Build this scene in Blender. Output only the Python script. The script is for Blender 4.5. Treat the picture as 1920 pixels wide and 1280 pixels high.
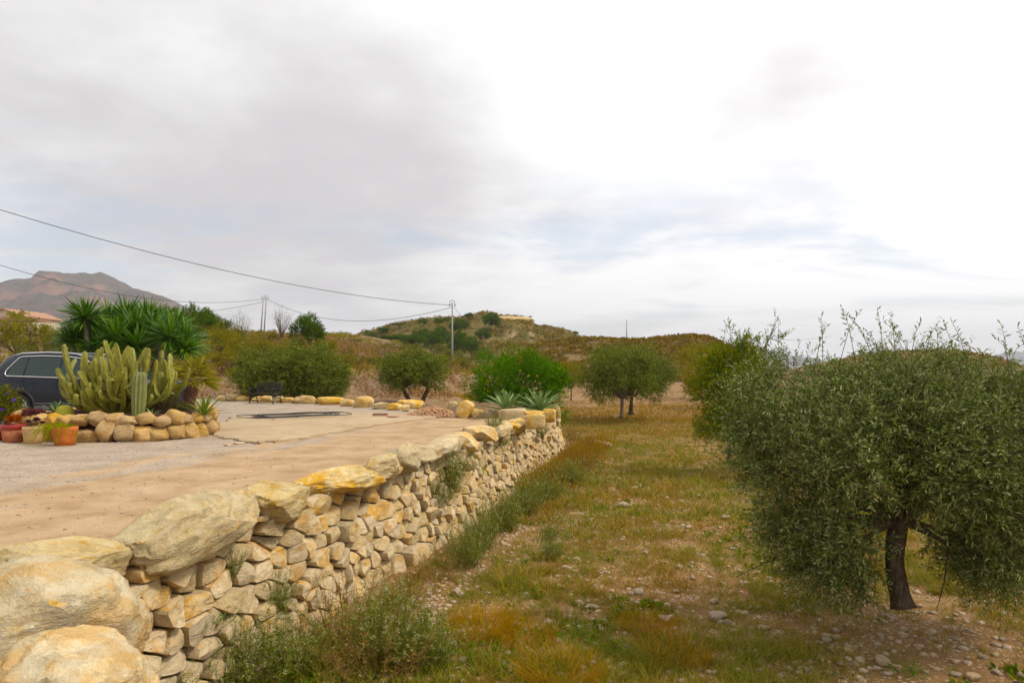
import bpy, bmesh, math, random
import numpy as np
from mathutils import Vector, Matrix

for o in list(bpy.data.objects):
    bpy.data.objects.remove(o)
scene = bpy.context.scene
C = scene.collection
R = math.radians

# ------------------------------------------------------------------ camera
F, HZ, CH = 1250.0, 690.0, 1.4          # focal length in photo pixels, horizon row, eye height over the yard
cam = bpy.data.cameras.new('camera')
cam.sensor_width = 36.0
cam.lens = 36.0 * F / 1920.0
cam.shift_y = (HZ - 640.0) / 1920.0
cam.clip_start = 0.05
cam.clip_end = 30000.0
camo = bpy.data.objects.new('camera', cam)
C.objects.link(camo)
camo.location = (0, 0, CH)
camo.rotation_euler = (R(90), 0, 0)
scene.camera = camo
scene.render.resolution_x, scene.render.resolution_y = 1024, 682

# ------------------------------------------------------------------ view
scene.view_settings.view_transform = 'Standard'
scene.view_settings.look = 'None'
scene.view_settings.exposure = 0.22
scene.view_settings.gamma = 1.0
scene.view_settings.use_curve_mapping = False

# ------------------------------------------------------------------ sun and sky
SUN_AZ, SUN_EL = R(98), R(50)            # azimuth measured from straight ahead to the right
sdir = Vector((math.sin(SUN_AZ) * math.cos(SUN_EL), math.cos(SUN_AZ) * math.cos(SUN_EL), math.sin(SUN_EL)))
sun = bpy.data.lights.new('sun', 'SUN')
sun.energy = 2.5
sun.angle = R(11)
sun.color = (1.0, 0.91, 0.77)
suno = bpy.data.objects.new('sun', sun)
C.objects.link(suno)
suno.rotation_euler = sdir.to_track_quat('Z', 'Y').to_euler()
suno.location = (30, 20, 60)

world = bpy.data.worlds.new('World')
scene.world = world
world.use_nodes = True
wn = world.node_tree
wn.nodes.clear()


def nd(nt, typ, **kw):
    n = nt.nodes.new(typ)
    for k, v in kw.items():
        if k.startswith('_'):
            setattr(n, k[1:], v)
        else:
            key = int(k[1:]) if k[0] == 'i' and k[1:].isdigit() else k.replace('__', ' ')
            if hasattr(v, 'is_output'):
                nt.links.new(v, n.inputs[key])
            else:
                n.inputs[key].default_value = v
    return n


def math_(nt, op, a, b=None, c=None):
    n = nt.nodes.new('ShaderNodeMath')
    n.operation = op
    for i, v in enumerate((a, b, c)):
        if v is None:
            continue
        if hasattr(v, 'is_output'):
            nt.links.new(v, n.inputs[i])
        else:
            n.inputs[i].default_value = v
    return n.outputs[0]


def ramp(nt, fac, stops, interp='LINEAR'):
    n = nt.nodes.new('ShaderNodeValToRGB')
    n.color_ramp.interpolation = interp
    els = n.color_ramp.elements
    while len(els) < len(stops):
        els.new(0.5)
    for e, (p, c) in zip(els, stops):
        e.position = p
        if not isinstance(c, (tuple, list)):
            c = (c, c, c)
        e.color = (c[0], c[1], c[2], 1.0)
    nt.links.new(fac, n.inputs[0])
    return n.outputs[0]


def mixc(nt, fac, a, b, mode='MIX'):
    n = nt.nodes.new('ShaderNodeMix')
    n.data_type = 'RGBA'
    n.blend_type = mode
    for i, v in ((0, fac), (6, a), (7, b)):
        if hasattr(v, 'is_output'):
            nt.links.new(v, n.inputs[i])
        else:
            if i and len(v) == 3:
                v = tuple(v) + (1.0,)
            n.inputs[i].default_value = v
    return n.outputs[2]


def noise(nt, vec, scale, detail=4.0, rough=0.55, dist=0.0):
    n = nt.nodes.new('ShaderNodeTexNoise')
    n.inputs['Scale'].default_value = scale
    n.inputs['Detail'].default_value = detail
    n.inputs['Roughness'].default_value = rough
    n.inputs['Distortion'].default_value = dist
    if vec is not None:
        nt.links.new(vec, n.inputs['Vector'])
    return n.outputs['Fac']


def build_sky():
    nt = wn
    tc = nd(nt, 'ShaderNodeTexCoord')
    sky = nd(nt, 'ShaderNodeTexSky', _sky_type='NISHITA', _sun_disc=False, _sun_elevation=SUN_EL,
             _sun_rotation=SUN_AZ, _air_density=1.0, _dust_density=2.0, _ozone_density=1.0)
    sk = nd(nt, 'ShaderNodeVectorMath', _operation='SCALE', i0=sky.outputs[0])
    sk.inputs['Scale'].default_value = 0.15
    sep = nd(nt, 'ShaderNodeSeparateXYZ', i0=tc.outputs['Generated'])
    x, y, z = sep.outputs
    zc = math_(nt, 'MAXIMUM', z, 0.0)
    den = math_(nt, 'ADD', zc, 0.16)
    cx = math_(nt, 'DIVIDE', x, den)
    cy = math_(nt, 'DIVIDE', y, den)
    pl = nd(nt, 'ShaderNodeCombineXYZ', i0=cx, i1=cy, i2=0.0).outputs[0]
    # heavy cloud deck: broad masses with soft rolls in them
    mp = nd(nt, 'ShaderNodeMapping', Vector=pl)
    mp.inputs['Location'].default_value = (3.1, 1.7, 0.4)
    big = noise(nt, mp.outputs[0], 0.75, 5.0, 0.5, 0.35)
    fine = noise(nt, mp.outputs[0], 2.6, 6.0, 0.55, 0.2)
    # bank of heavier cloud to the left and ahead (direction space)
    nrm = tc.outputs['Generated']

    def lobe(d, k):
        v = Vector(d).normalized()
        n = nd(nt, 'ShaderNodeVectorMath', _operation='DOT_PRODUCT', i0=nrm)
        n.inputs[1].default_value = v
        one = math_(nt, 'SUBTRACT', 1.0, n.outputs['Value'])
        return math_(nt, 'EXPONENT', math_(nt, 'MULTIPLY', one, -k))
    l1 = lobe((-0.42, 1, 0.30), 10.0)
    l2 = lobe((-0.16, 1, 0.26), 34.0)
    l3 = lobe((0.50, 1, 0.43), 110.0)
    l5 = lobe((0.33, 1, 0.36), 110.0)
    l4 = lobe((0.95, 0.50, 0.85), 2.6)
    h = math_(nt, 'MULTIPLY_ADD', big, 1.05, math_(nt, 'MULTIPLY', fine, 0.50))
    h = math_(nt, 'ADD', h, -0.54)
    h = math_(nt, 'MULTIPLY_ADD', l1, 0.30, h)
    h = math_(nt, 'MULTIPLY_ADD', l2, 0.16, h)
    h = math_(nt, 'MULTIPLY_ADD', l3, 0.34, h)
    h = math_(nt, 'MULTIPLY_ADD', l5, 0.26, h)
    h = math_(nt, 'MULTIPLY_ADD', l4, -0.22, h)
    thick = ramp(nt, h, [(0.18, 0.0), (0.78, 1.0)], 'EASE')
    bright = ramp(nt, l4, [(0.0, 1.0), (1.0, 1.55)])
    bsep = nd(nt, 'ShaderNodeRGBToBW', i0=bright).outputs[0]
    cloud = mixc(nt, thick, (0.86, 0.85, 0.845), (0.535, 0.52, 0.53))
    cs = nd(nt, 'ShaderNodeVectorMath', _operation='SCALE', i0=cloud)
    nt.links.new(math_(nt, 'MULTIPLY', bsep, 1.0), cs.inputs['Scale'])
    # thin gaps low over the horizon where pale blue shows
    mp2 = nd(nt, 'ShaderNodeMapping', Vector=pl)
    mp2.inputs['Scale'].default_value = (0.55, 1.0, 1.0)
    mp2.inputs['Location'].default_value = (8.3, 2.2, 0.0)
    gap = noise(nt, mp2.outputs[0], 1.1, 6.0, 0.6, 0.5)
    low = ramp(nt, z, [(0.015, 0.0), (0.07, 1.0), (0.20, 1.0), (0.30, 0.0)])
    gmask = ramp(nt, gap, [(0.47, 0.0), (0.64, 1.0)], 'EASE')
    gm = math_(nt, 'MULTIPLY', math_(nt, 'MULTIPLY', nd(nt, 'ShaderNodeRGBToBW', i0=low).outputs[0], gmask), 0.9)
    veil = mixc(nt, 0.55, cs.outputs[0], sk.outputs[0])
    col = mixc(nt, gm, cs.outputs[0], veil)
    bg = nd(nt, 'ShaderNodeBackground', Color=col, Strength=1.0)
    out = nd(nt, 'ShaderNodeOutputWorld')
    nt.links.new(bg.outputs[0], out.inputs[0])


build_sky()

# ------------------------------------------------------------------ numeric helpers
def hash3(ix, iy, iz, seed):
    h = (ix.astype(np.int64) * 374761393 + iy.astype(np.int64) * 668265263 + iz.astype(np.int64) * 2147483647 + seed * 1274126177) & 0xFFFFFFFF
    h = ((h ^ (h >> 13)) * 1274126177) & 0xFFFFFFFF
    h = h ^ (h >> 16)
    return (h & 0xFFFFFF) / float(0xFFFFFF)


def vnoise(p, seed=0):
    p = np.asarray(p, float)
    i = np.floor(p)
    f = p - i
    f = f * f * (3 - 2 * f)
    ix, iy, iz = i[..., 0], i[..., 1], i[..., 2]
    r = 0
    for a in (0, 1):
        wa = f[..., 0] if a else 1 - f[..., 0]
        for b in (0, 1):
            wb = f[..., 1] if b else 1 - f[..., 1]
            for c in (0, 1):
                wc = f[..., 2] if c else 1 - f[..., 2]
                r = r + wa * wb * wc * hash3(ix + a, iy + b, iz + c, seed)
    return r * 2 - 1


def fbm(p, seed=0, octv=4, gain=0.5):
    p = np.asarray(p, float)
    a, r = 1.0, 0
    for k in range(octv):
        r = r + a * vnoise(p, seed + k * 17)
        p = p * 2.03 + 11.3
        a *= gain
    return r


def n2(x, y, s, seed=0, octv=4):
    x = np.asarray(x, float); y = np.asarray(y, float)
    return fbm(np.stack([x * s, y * s, np.zeros_like(x * y) + 0.5], -1), seed, octv)


def sm(a, b, x):
    t = np.clip((np.asarray(x, float) - a) / (b - a), 0, 1)
    return t * t * (3 - 2 * t)


def at(px, py, Y):
    """place seen at a photo pixel, Y metres ahead"""
    return Vector(((px - 960) / F * Y, Y, CH - (py - HZ) / F * Y))


def nrmz(v):
    return v / np.maximum(np.linalg.norm(v, axis=-1, keepdims=True), 1e-9)


# ------------------------------------------------------------------ mesh helpers
def mesh(name, V, Fc, smooth=True):
    me = bpy.data.meshes.new(name)
    if isinstance(Fc, np.ndarray):
        V = np.asarray(V, np.float32)
        me.vertices.add(len(V))
        me.vertices.foreach_set('co', V.ravel())
        k = Fc.shape[1]
        me.loops.add(Fc.size)
        me.loops.foreach_set('vertex_index', Fc.astype(np.int32).ravel())
        me.polygons.add(len(Fc))
        me.polygons.foreach_set('loop_start', np.arange(0, Fc.size, k, dtype=np.int32))
        try:
            me.polygons.foreach_set('loop_total', np.full(len(Fc), k, np.int32))
        except Exception:
            pass
        me.update(calc_edges=True)
        me.validate()
    else:
        me.from_pydata([tuple(map(float, v)) for v in V], [], [tuple(map(int, f)) for f in Fc])
        me.update()
    me.polygons.foreach_set('use_smooth', np.full(len(me.polygons), smooth))
    return me


def link(name, me, mat=None, parent=None, loc=None, rot=None, scale=None):
    o = bpy.data.objects.new(name, me)
    C.objects.link(o)
    if mat is not None and me is not None and not me.materials:
        me.materials.append(mat)
    if parent is not None:
        o.parent = parent
    if loc is not None:
        o.location = loc
    if rot is not None:
        o.rotation_euler = rot
    if scale is not None:
        o.scale = scale if hasattr(scale, '__len__') else (scale,) * 3
    return o


def tag(o, label, cat, group=None):
    o['label'] = label
    o['category'] = cat
    if group:
        o['group'] = group
    return o


def thing(name, label, cat, loc=(0, 0, 0), rz=0.0, group=None, scale=None):
    o = link(name, None, loc=loc, rot=(0, 0, rz), scale=scale)
    o.empty_display_size = 0.1
    return tag(o, label, cat, group)


def kind(o, k):
    o['kind'] = k
    return o


def copy_tree(o, parent=None):
    c = o.copy()
    C.objects.link(c)
    c.parent = parent
    for ch in o.children:
        copy_tree(ch, c)
    return c


class MB:
    """collects shapes for one mesh"""
    def __init__(self):
        self.V, self.F, self.n = [], [], 0

    def add(self, V, Fc):
        V = np.asarray(V, float)
        self.V.append(V)
        self.F += [tuple(i + self.n for i in f) for f in Fc]
        self.n += len(V)
        return self

    def box(self, c, s, rz=0.0, M=None):
        x, y, z = (k / 2 for k in s)
        V = np.array([(a, b, d) for d in (-z, z) for b in (-y, y) for a in (-x, x)])
        if rz:
            ca, sa = math.cos(rz), math.sin(rz)
            V = V @ np.array([[ca, sa, 0], [-sa, ca, 0], [0, 0, 1]])
        V = V + np.array(c)
        return self.add(V, [(0, 2, 3, 1), (4, 5, 7, 6), (0, 1, 5, 4), (2, 6, 7, 3), (0, 4, 6, 2), (1, 3, 7, 5)])

    def tube(self, pts, rad, k=6, cap=True, star=0.0, closed=False):
        P = np.asarray(pts, float)
        n = len(P)
        rad = np.broadcast_to(np.asarray(rad, float), (n,))
        T = np.gradient(P, axis=0)
        if closed:
            T = np.roll(P, -1, 0) - np.roll(P, 1, 0)
        T = nrmz(T)
        ref = np.array([0, 0, 1.0]) if abs(T[0][2]) < 0.9 else np.array([1.0, 0, 0])
        V = []
        u = np.cross(ref, T[0]); u /= np.linalg.norm(u)
        for i in range(n):
            u = u - T[i] * np.dot(u, T[i]); u /= max(np.linalg.norm(u), 1e-9)
            w = np.cross(T[i], u)
            a = np.arange(k) * 2 * math.pi / k
            rr = rad[i] * (1 + star * np.where(np.arange(k) % 2 == 0, 1, -1))
            V.append(P[i] + np.outer(np.cos(a) * rr, u) + np.outer(np.sin(a) * rr, w))
        V = np.concatenate(V)
        Fc = []
        m = n if closed else n - 1
        for i in range(m):
            j = (i + 1) % n
            for q in range(k):
                Fc.append((i * k + q, i * k + (q + 1) % k, j * k + (q + 1) % k, j * k + q))
        if cap and not closed:
            Fc.append(tuple(range(k))[::-1])
            Fc.append(tuple(range((n - 1) * k, n * k)))
        return self.add(V, Fc)

    def lathe(self, prof, c=(0, 0, 0), k=24):
        V, Fc = [], []
        for r, z in prof:
            a = np.arange(k) * 2 * math.pi / k
            V.append(np.stack([np.cos(a) * r, np.sin(a) * r, np.full(k, z)], -1))
        V = np.concatenate(V) + np.array(c)
        for i in range(len(prof) - 1):
            for q in range(k):
                Fc.append((i * k + q, i * k + (q + 1) % k, (i + 1) * k + (q + 1) % k, (i + 1) * k + q))
        Fc.append(tuple(range(k))[::-1])
        Fc.append(tuple(range((len(prof) - 1) * k, len(prof) * k)))
        return self.add(V, Fc)

    def prism(self, poly, y0, y1, axis='y'):
        n = len(poly)
        V = []
        for yy in (y0, y1):
            for a, b in poly:
                V.append((a, yy, b) if axis == 'y' else ((a, b, yy) if axis == 'z' else (yy, a, b)))
        Fc = [tuple(range(n)), tuple(range(n, 2 * n))[::-1]]
        for i in range(n):
            j = (i + 1) % n
            Fc.append((i, i + n, j + n, j))
        return self.add(V, Fc)

    def mesh(self, name, smooth=True, fix=False):
        me = mesh(name, np.concatenate(self.V), self.F, smooth)
        if fix:
            bm = bmesh.new(); bm.from_mesh(me)
            bmesh.ops.recalc_face_normals(bm, faces=bm.faces)
            bm.to_mesh(me); bm.free()
            me.polygons.foreach_set('use_smooth', np.full(len(me.polygons), smooth))
        return me

    def build(self, name, mat, parent=None, smooth=True, fix=False, **k):
        return link(name, self.mesh(name, smooth, fix), mat, parent, **k)


def sharp(me, ang=35):
    try:
        me.set_sharp_from_angle(angle=R(ang))
    except Exception:
        pass
    return me


def leaf_quads(P, D, L, W, rng, droop=0.0, up=None):
    """diamond leaves from P along D"""
    n = len(P)
    D = nrmz(D)
    rv = rng.normal(size=(n, 3)) if up is None else nrmz(np.cross(D, up + rng.normal(size=(n, 3)) * 0.35))
    S = nrmz(rv - D * np.sum(rv * D, 1, keepdims=True))
    L = np.broadcast_to(np.asarray(L, float), (n,))[:, None]
    W = np.broadcast_to(np.asarray(W, float), (n,))[:, None]
    mid = P + D * L * 0.45
    tip = P + D * L
    tip[:, 2] -= (droop * L)[:, 0]
    V = np.stack([P, mid + S * W * 0.5, tip, mid - S * W * 0.5], 1).reshape(-1, 3)
    return V, np.arange(n * 4).reshape(n, 4)


ICO = {}


def ico(sub):
    if sub not in ICO:
        bm = bmesh.new()
        bmesh.ops.create_icosphere(bm, subdivisions=sub, radius=1.0)
        V = np.array([v.co[:] for v in bm.verts])
        Fc = np.array([[v.index for v in f.verts] for f in bm.faces])
        bm.free()
        ICO[sub] = (V, Fc)
    return ICO[sub]


def rock_v(seed, dims, sub=3, cuts=9, boxy=0.6, rough=0.05, lo=0.55, hi=0.9, fr=2.0):
    """faceted boulder: a boxy ball cut by random planes and roughened"""
    rng = np.random.default_rng(seed)
    V, Fc = ico(sub)
    V = V.copy()
    q = V / (np.sum(np.abs(V) ** 6, 1, keepdims=True) ** (1 / 6.0))
    V = V * (1 - boxy) + q * boxy
    for k in range(cuts):
        n = nrmz(rng.normal(size=(1, 3)))[0]
        d = rng.uniform(lo, hi) * (1 + 0.35 * boxy)
        s = V @ n - d
        V = V - np.outer(np.maximum(s, 0) * 0.93, n)
    V = V - (V.max(0) + V.min(0)) / 2
    V = V / np.abs(V).max(0)
    off = rng.uniform(0, 50, 3)
    nn = nrmz(V)
    V = V + nn * (fbm(V * fr + off, seed, 5 if sub > 3 else 3, 0.55) * rough)[:, None]
    rid = 1 - np.abs(vnoise(V * fr * 1.6 + off + 7, seed + 5))
    V = V - nn * (np.maximum(rid - 0.86, 0) * rough * 3.0)[:, None]
    V = V * (np.array(dims) / 2)
    return V, Fc


def rock_mesh(name, seed, dims, **k):
    V, Fc = rock_v(seed, dims, **k)
    return sharp(mesh(name, V, Fc, True), 40)

# ------------------------------------------------------------------ materials
def newmat(name):
    m = bpy.data.materials.new(name)
    m.use_nodes = True
    nt = m.node_tree
    b = nt.nodes['Principled BSDF']
    b.inputs['Roughness'].default_value = 0.85
    b.inputs['Specular IOR Level'].default_value = 0.25
    return m, nt, b


def bump(nt, b, h, strength=0.4, dist=0.02):
    n = nd(nt, 'ShaderNodeBump', Height=h, Strength=strength, Distance=dist)
    nt.links.new(n.outputs[0], b.inputs['Normal'])


def plain(name, col, rough=0.6, metal=0.0, spec=0.4, var=0.12, scale=8.0, coat=0.0):
    m, nt, b = newmat(name)
    tc = nd(nt, 'ShaderNodeTexCoord').outputs['Object']
    n = noise(nt, tc, scale, 5.0)
    lo = tuple(c * (1 - var) for c in col); hi = tuple(min(1, c * (1 + var)) for c in col)
    nt.links.new(ramp(nt, n, [(0.3, lo), (0.7, hi)]), b.inputs['Base Color'])
    b.inputs['Roughness'].default_value = rough
    b.inputs['Metallic'].default_value = metal
    b.inputs['Specular IOR Level'].default_value = spec
    b.inputs['Coat Weight'].default_value = coat
    return m


def leafmat(name, cols, trans=0.28, rough=0.7, spec=0.0):
    m, nt, b = newmat(name)
    g = nd(nt, 'ShaderNodeNewGeometry')
    st = [(i / max(1, len(cols) - 1), c) for i, c in enumerate(cols)]
    col = ramp(nt, g.outputs['Random Per Island'], st)
    tc = nd(nt, 'ShaderNodeTexCoord').outputs['Object']
    big = noise(nt, tc, 1.7, 3.0)
    hsv = nd(nt, 'ShaderNodeHueSaturation', Color=col, Saturation=1.12)
    nt.links.new(math_(nt, 'MULTIPLY_ADD', big, 0.6, 0.75), hsv.inputs['Value'])
    col = hsv.outputs[0]
    nt.links.new(col, b.inputs['Base Color'])
    b.inputs['Roughness'].default_value = rough
    b.inputs['Specular IOR Level'].default_value = spec
    t = nd(nt, 'ShaderNodeBsdfTranslucent', Color=col)
    mx = nd(nt, 'ShaderNodeMixShader', i0=trans)
    nt.links.new(b.outputs[0], mx.inputs[1]); nt.links.new(t.outputs[0], mx.inputs[2])
    nt.links.new(mx.outputs[0], nt.nodes['Material Output'].inputs[0])
    return m


def stonemat(name, base, stain, pale, amt=0.5, scale=1.0, dark=(0.22, 0.17, 0.11), blotch=0.7):
    """limestone: cream body, ochre stains, pale scars, dark lichen and cracks; tone varies from stone to stone"""
    m, nt, b = newmat(name)
    tc = nd(nt, 'ShaderNodeTexCoord').outputs['Object']
    inf = nd(nt, 'ShaderNodeObjectInfo').outputs['Random']
    isl = nd(nt, 'ShaderNodeNewGeometry').outputs['Random Per Island']
    r1 = math_(nt, 'FRACT', math_(nt, 'ADD', inf, isl))
    off = nd(nt, 'ShaderNodeCombineXYZ', i0=math_(nt, 'MULTIPLY', r1, 37.0), i1=math_(nt, 'MULTIPLY', r1, 91.0), i2=r1).outputs[0]
    v = nd(nt, 'ShaderNodeVectorMath', _operation='ADD', i0=tc, i1=off).outputs[0]
    n1 = noise(nt, v, 2.2 * scale, 6.0, 0.6, 0.6)
    n2_ = noise(nt, v, 7.0 * scale, 8.0, 0.65, 0.3)
    n3 = noise(nt, v, 38.0 * scale, 4.0, 0.7)
    col = mixc(nt, ramp(nt, n2_, [(0.35, 0.0), (0.68, 1.0)]), base, pale)
    st = ramp(nt, math_(nt, 'ADD', n1, math_(nt, 'MULTIPLY', math_(nt, 'SUBTRACT', r1, 0.5), 0.20)),
              [(0.60 - amt * 0.2, 0.0), (0.72 - amt * 0.1, 1.0)], 'EASE')
    col = mixc(nt, math_(nt, 'MULTIPLY', st, math_(nt, 'MULTIPLY_ADD', n3, 1.1, 0.15)), col, stain)
    n4 = noise(nt, v, 5.0 * scale, 9.0, 0.72, 1.2)
    col = mixc(nt, ramp(nt, n4, [(0.54, 0.0), (0.66, blotch)]), col, stain)
    col = mixc(nt, ramp(nt, n4, [(0.33, 0.6), (0.43, 0.0)]), col, tuple(x * 0.72 for x in base))
    mp = nd(nt, 'ShaderNodeMapping', Vector=v)
    mp.inputs['Rotation'].default_value = (0.5, 0.25, 0.3)
    mp.inputs['Scale'].default_value = (0.9, 0.9, 2.6)
    bed = noise(nt, mp.outputs[0], 2.4 * scale, 9.0, 0.68, 0.8)
    col = mixc(nt, ramp(nt, bed, [(0.60, 0.0), (0.74, 0.40)]), col, dark)
    col = mixc(nt, ramp(nt, bed, [(0.30, 0.35), (0.42, 0.0)]), col, pale)
    lich = math_(nt, 'MULTIPLY', ramp(nt, n3, [(0.60, 0.0), (0.74, 1.0)]), ramp(nt, n2_, [(0.5, 0.0), (0.62, 0.6)]))
    col = mixc(nt, lich, col, dark)
    hsv = nd(nt, 'ShaderNodeHueSaturation', Color=col)
    nt.links.new(math_(nt, 'MULTIPLY_ADD', r1, 0.36, 0.87), hsv.inputs['Value'])
    nt.links.new(math_(nt, 'MULTIPLY_ADD', math_(nt, 'FRACT', math_(nt, 'MULTIPLY', r1, 7.3)), 0.3, 1.02), hsv.inputs['Saturation'])
    nt.links.new(hsv.outputs[0], b.inputs['Base Color'])
    b.inputs['Roughness'].default_value = 0.9
    h = math_(nt, 'ADD', math_(nt, 'MULTIPLY', n2_, 1.0), math_(nt, 'MULTIPLY', n3, 0.6))
    h = math_(nt, 'SUBTRACT', h, math_(nt, 'MULTIPLY', ramp(nt, bed, [(0.50, 0.0), (0.62, 1.0)]), 0.5))
    bump(nt, b, h, 0.85, 0.045 / scale)
    return m


def groundmat(name, cols, pebble, peb_cols, scale=1.0, bs=0.5):
    m, nt, b = newmat(name)
    tc = nd(nt, 'ShaderNodeTexCoord').outputs['Object']
    n1 = noise(nt, tc, 0.33 * scale, 6.0, 0.6, 0.4)
    n2_ = noise(nt, tc, 2.3 * scale, 8.0, 0.65)
    n3 = noise(nt, tc, 30.0 * scale, 6.0, 0.7)
    f = math_(nt, 'MULTIPLY_ADD', n1, 0.62, math_(nt, 'MULTIPLY', n2_, 0.38))
    col = ramp(nt, f, [(0.34 + 0.32 * i / (len(cols) - 1), c) for i, c in enumerate(cols)])
    vo = nd(nt, 'ShaderNodeTexVoronoi', Vector=tc, Scale=pebble, Randomness=1.0)
    pc = ramp(nt, nd(nt, 'ShaderNodeRGBToBW', i0=vo.outputs['Color']).outputs[0], [(0.15 + 0.7 * i / (len(peb_cols) - 1), c) for i, c in enumerate(peb_cols)])
    pm = math_(nt, 'MULTIPLY', ramp(nt, vo.outputs['Distance'], [(0.28, 1.0), (0.42, 0.0)]), ramp(nt, n2_, [(0.40, 0.05), (0.62, 0.85)]))
    if name == 'field_soil':
        zz = nd(nt, 'ShaderNodeSeparateXYZ', i0=tc).outputs[2]
        red = ramp(nt, f, [(0.40, (0.10, 0.055, 0.025)), (0.52, (0.17, 0.10, 0.045)), (0.64, (0.26, 0.16, 0.078))])
        col = mixc(nt, ramp(nt, math_(nt, 'ADD', zz, 1.0), [(0.25, 0.0), (0.9, 1.0)]), col, red)
    col = mixc(nt, pm, col, pc)
    hsv = nd(nt, 'ShaderNodeHueSaturation', Color=col)
    nt.links.new(math_(nt, 'MULTIPLY_ADD', n3, 0.7, 0.65), hsv.inputs['Value'])
    nt.links.new(hsv.outputs[0], b.inputs['Base Color'])
    b.inputs['Roughness'].default_value = 0.95
    b.inputs['Specular IOR Level'].default_value = 0.1
    h = math_(nt, 'ADD', math_(nt, 'MULTIPLY', math_(nt, 'SUBTRACT', 1.0, vo.outputs['Distance']), pm), n3)
    bump(nt, b, h, bs, 0.02)
    return m


def yardmat():
    """loose yard: grey gravel to the left, worn sandy wheel track towards the wall"""
    m, nt, b = newmat('yard_gravel')
    tc = nd(nt, 'ShaderNodeTexCoord').outputs['Object']
    sep = nd(nt, 'ShaderNodeSeparateXYZ', i0=tc)
    x, y = sep.outputs[0], sep.outputs[1]
    # distance from the wall line
    dw = math_(nt, 'SUBTRACT', math_(nt, 'MULTIPLY_ADD', y, 0.2732, -4.33), x)
    str_ = nd(nt, 'ShaderNodeMapping', Vector=tc, _vector_type='TEXTURE')
    str_.inputs['Rotation'].default_value = (0, 0, R(-16))
    str_.inputs['Scale'].default_value = (0.5, 2.6, 1)
    n1 = noise(nt, str_.outputs[0], 1.1, 6.0, 0.6, 0.5)
    n2_ = noise(nt, tc, 1.6, 8.0, 0.65)
    n3 = noise(nt, tc, 60.0, 5.0, 0.75)
    sand = ramp(nt, n2_, [(0.33, (0.30, 0.19, 0.10)), (0.52, (0.415, 0.28, 0.155)), (0.70, (0.48, 0.345, 0.21))])
    grav = ramp(nt, n2_, [(0.33, (0.28, 0.215, 0.155)), (0.55, (0.375, 0.30, 0.225)), (0.70, (0.44, 0.345, 0.25))])
    g = math_(nt, 'ADD', math_(nt, 'MULTIPLY', dw, 0.13), math_(nt, 'MULTIPLY', n1, 0.9))
    gm = ramp(nt, g, [(0.82, 0.0), (1.22, 1.0)], 'EASE')
    col = mixc(nt, gm, sand, grav)
    vo = nd(nt, 'ShaderNodeTexVoronoi', Vector=tc, Scale=34.0)
    vb = nd(nt, 'ShaderNodeRGBToBW', i0=vo.outputs['Color']).outputs[0]
    pc = ramp(nt, vb, [(0.1, (0.16, 0.11, 0.08)), (0.4, (0.33, 0.25, 0.185)), (0.65, (0.46, 0.37, 0.29)), (0.9, (0.60, 0.52, 0.43))])
    pk = math_(nt, 'MULTIPLY_ADD', gm, 0.62, 0.16)
    pm = math_(nt, 'MULTIPLY', ramp(nt, vo.outputs['Distance'], [(0.3, 1.0), (0.45, 0.0)]), pk)
    col = mixc(nt, pm, col, pc)
    hsv = nd(nt, 'ShaderNodeHueSaturation', Color=col)
    nt.links.new(math_(nt, 'MULTIPLY_ADD', n3, 0.8, 0.58), hsv.inputs['Value'])
    nt.links.new(hsv.outputs[0], b.inputs['Base Color'])
    b.inputs['Roughness'].default_value = 0.95
    b.inputs['Specular IOR Level'].default_value = 0.1
    bump(nt, b, math_(nt, 'ADD', math_(nt, 'MULTIPLY', pm, 0.8), n3), 0.5, 0.012)
    return m


def hillmat(name, soil, scrub, rock, rock_amt, s=1.0):
    m, nt, b = newmat(name)
    tc = nd(nt, 'ShaderNodeTexCoord').outputs['Object']
    n1 = noise(nt, tc, 0.03 * s, 6.0, 0.6, 0.4)
    n2_ = noise(nt, tc, 0.22 * s, 8.0, 0.7)
    n3 = noise(nt, tc, 0.9 * s, 6.0, 0.7)
    col = mixc(nt, ramp(nt, n2_, [(0.4, 0.0), (0.6, 1.0)]), soil, scrub)
    col = mixc(nt, ramp(nt, n3, [(0.45, 0.0), (0.66, 0.7)]), col, tuple(c * 0.55 for c in scrub))
    nz = nd(nt, 'ShaderNodeSeparateXYZ', i0=nd(nt, 'ShaderNodeNewGeometry').outputs['Normal']).outputs[2]
    st = ramp(nt, math_(nt, 'ADD', nz, math_(nt, 'MULTIPLY', math_(nt, 'SUBTRACT', n2_, 0.5), 0.5)), [(rock_amt, 1.0), (rock_amt + 0.15, 0.0)])
    col = mixc(nt, math_(nt, 'MULTIPLY', st, ramp(nt, n1, [(0.42, 0.25), (0.55, 1.0)])), col, rock)
    nt.links.new(col, b.inputs['Base Color'])
    b.inputs['Roughness'].default_value = 1.0
    b.inputs['Specular IOR Level'].default_value = 0.0
    bump(nt, b, n3, 0.8, 0.6 / s)
    return m


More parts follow.
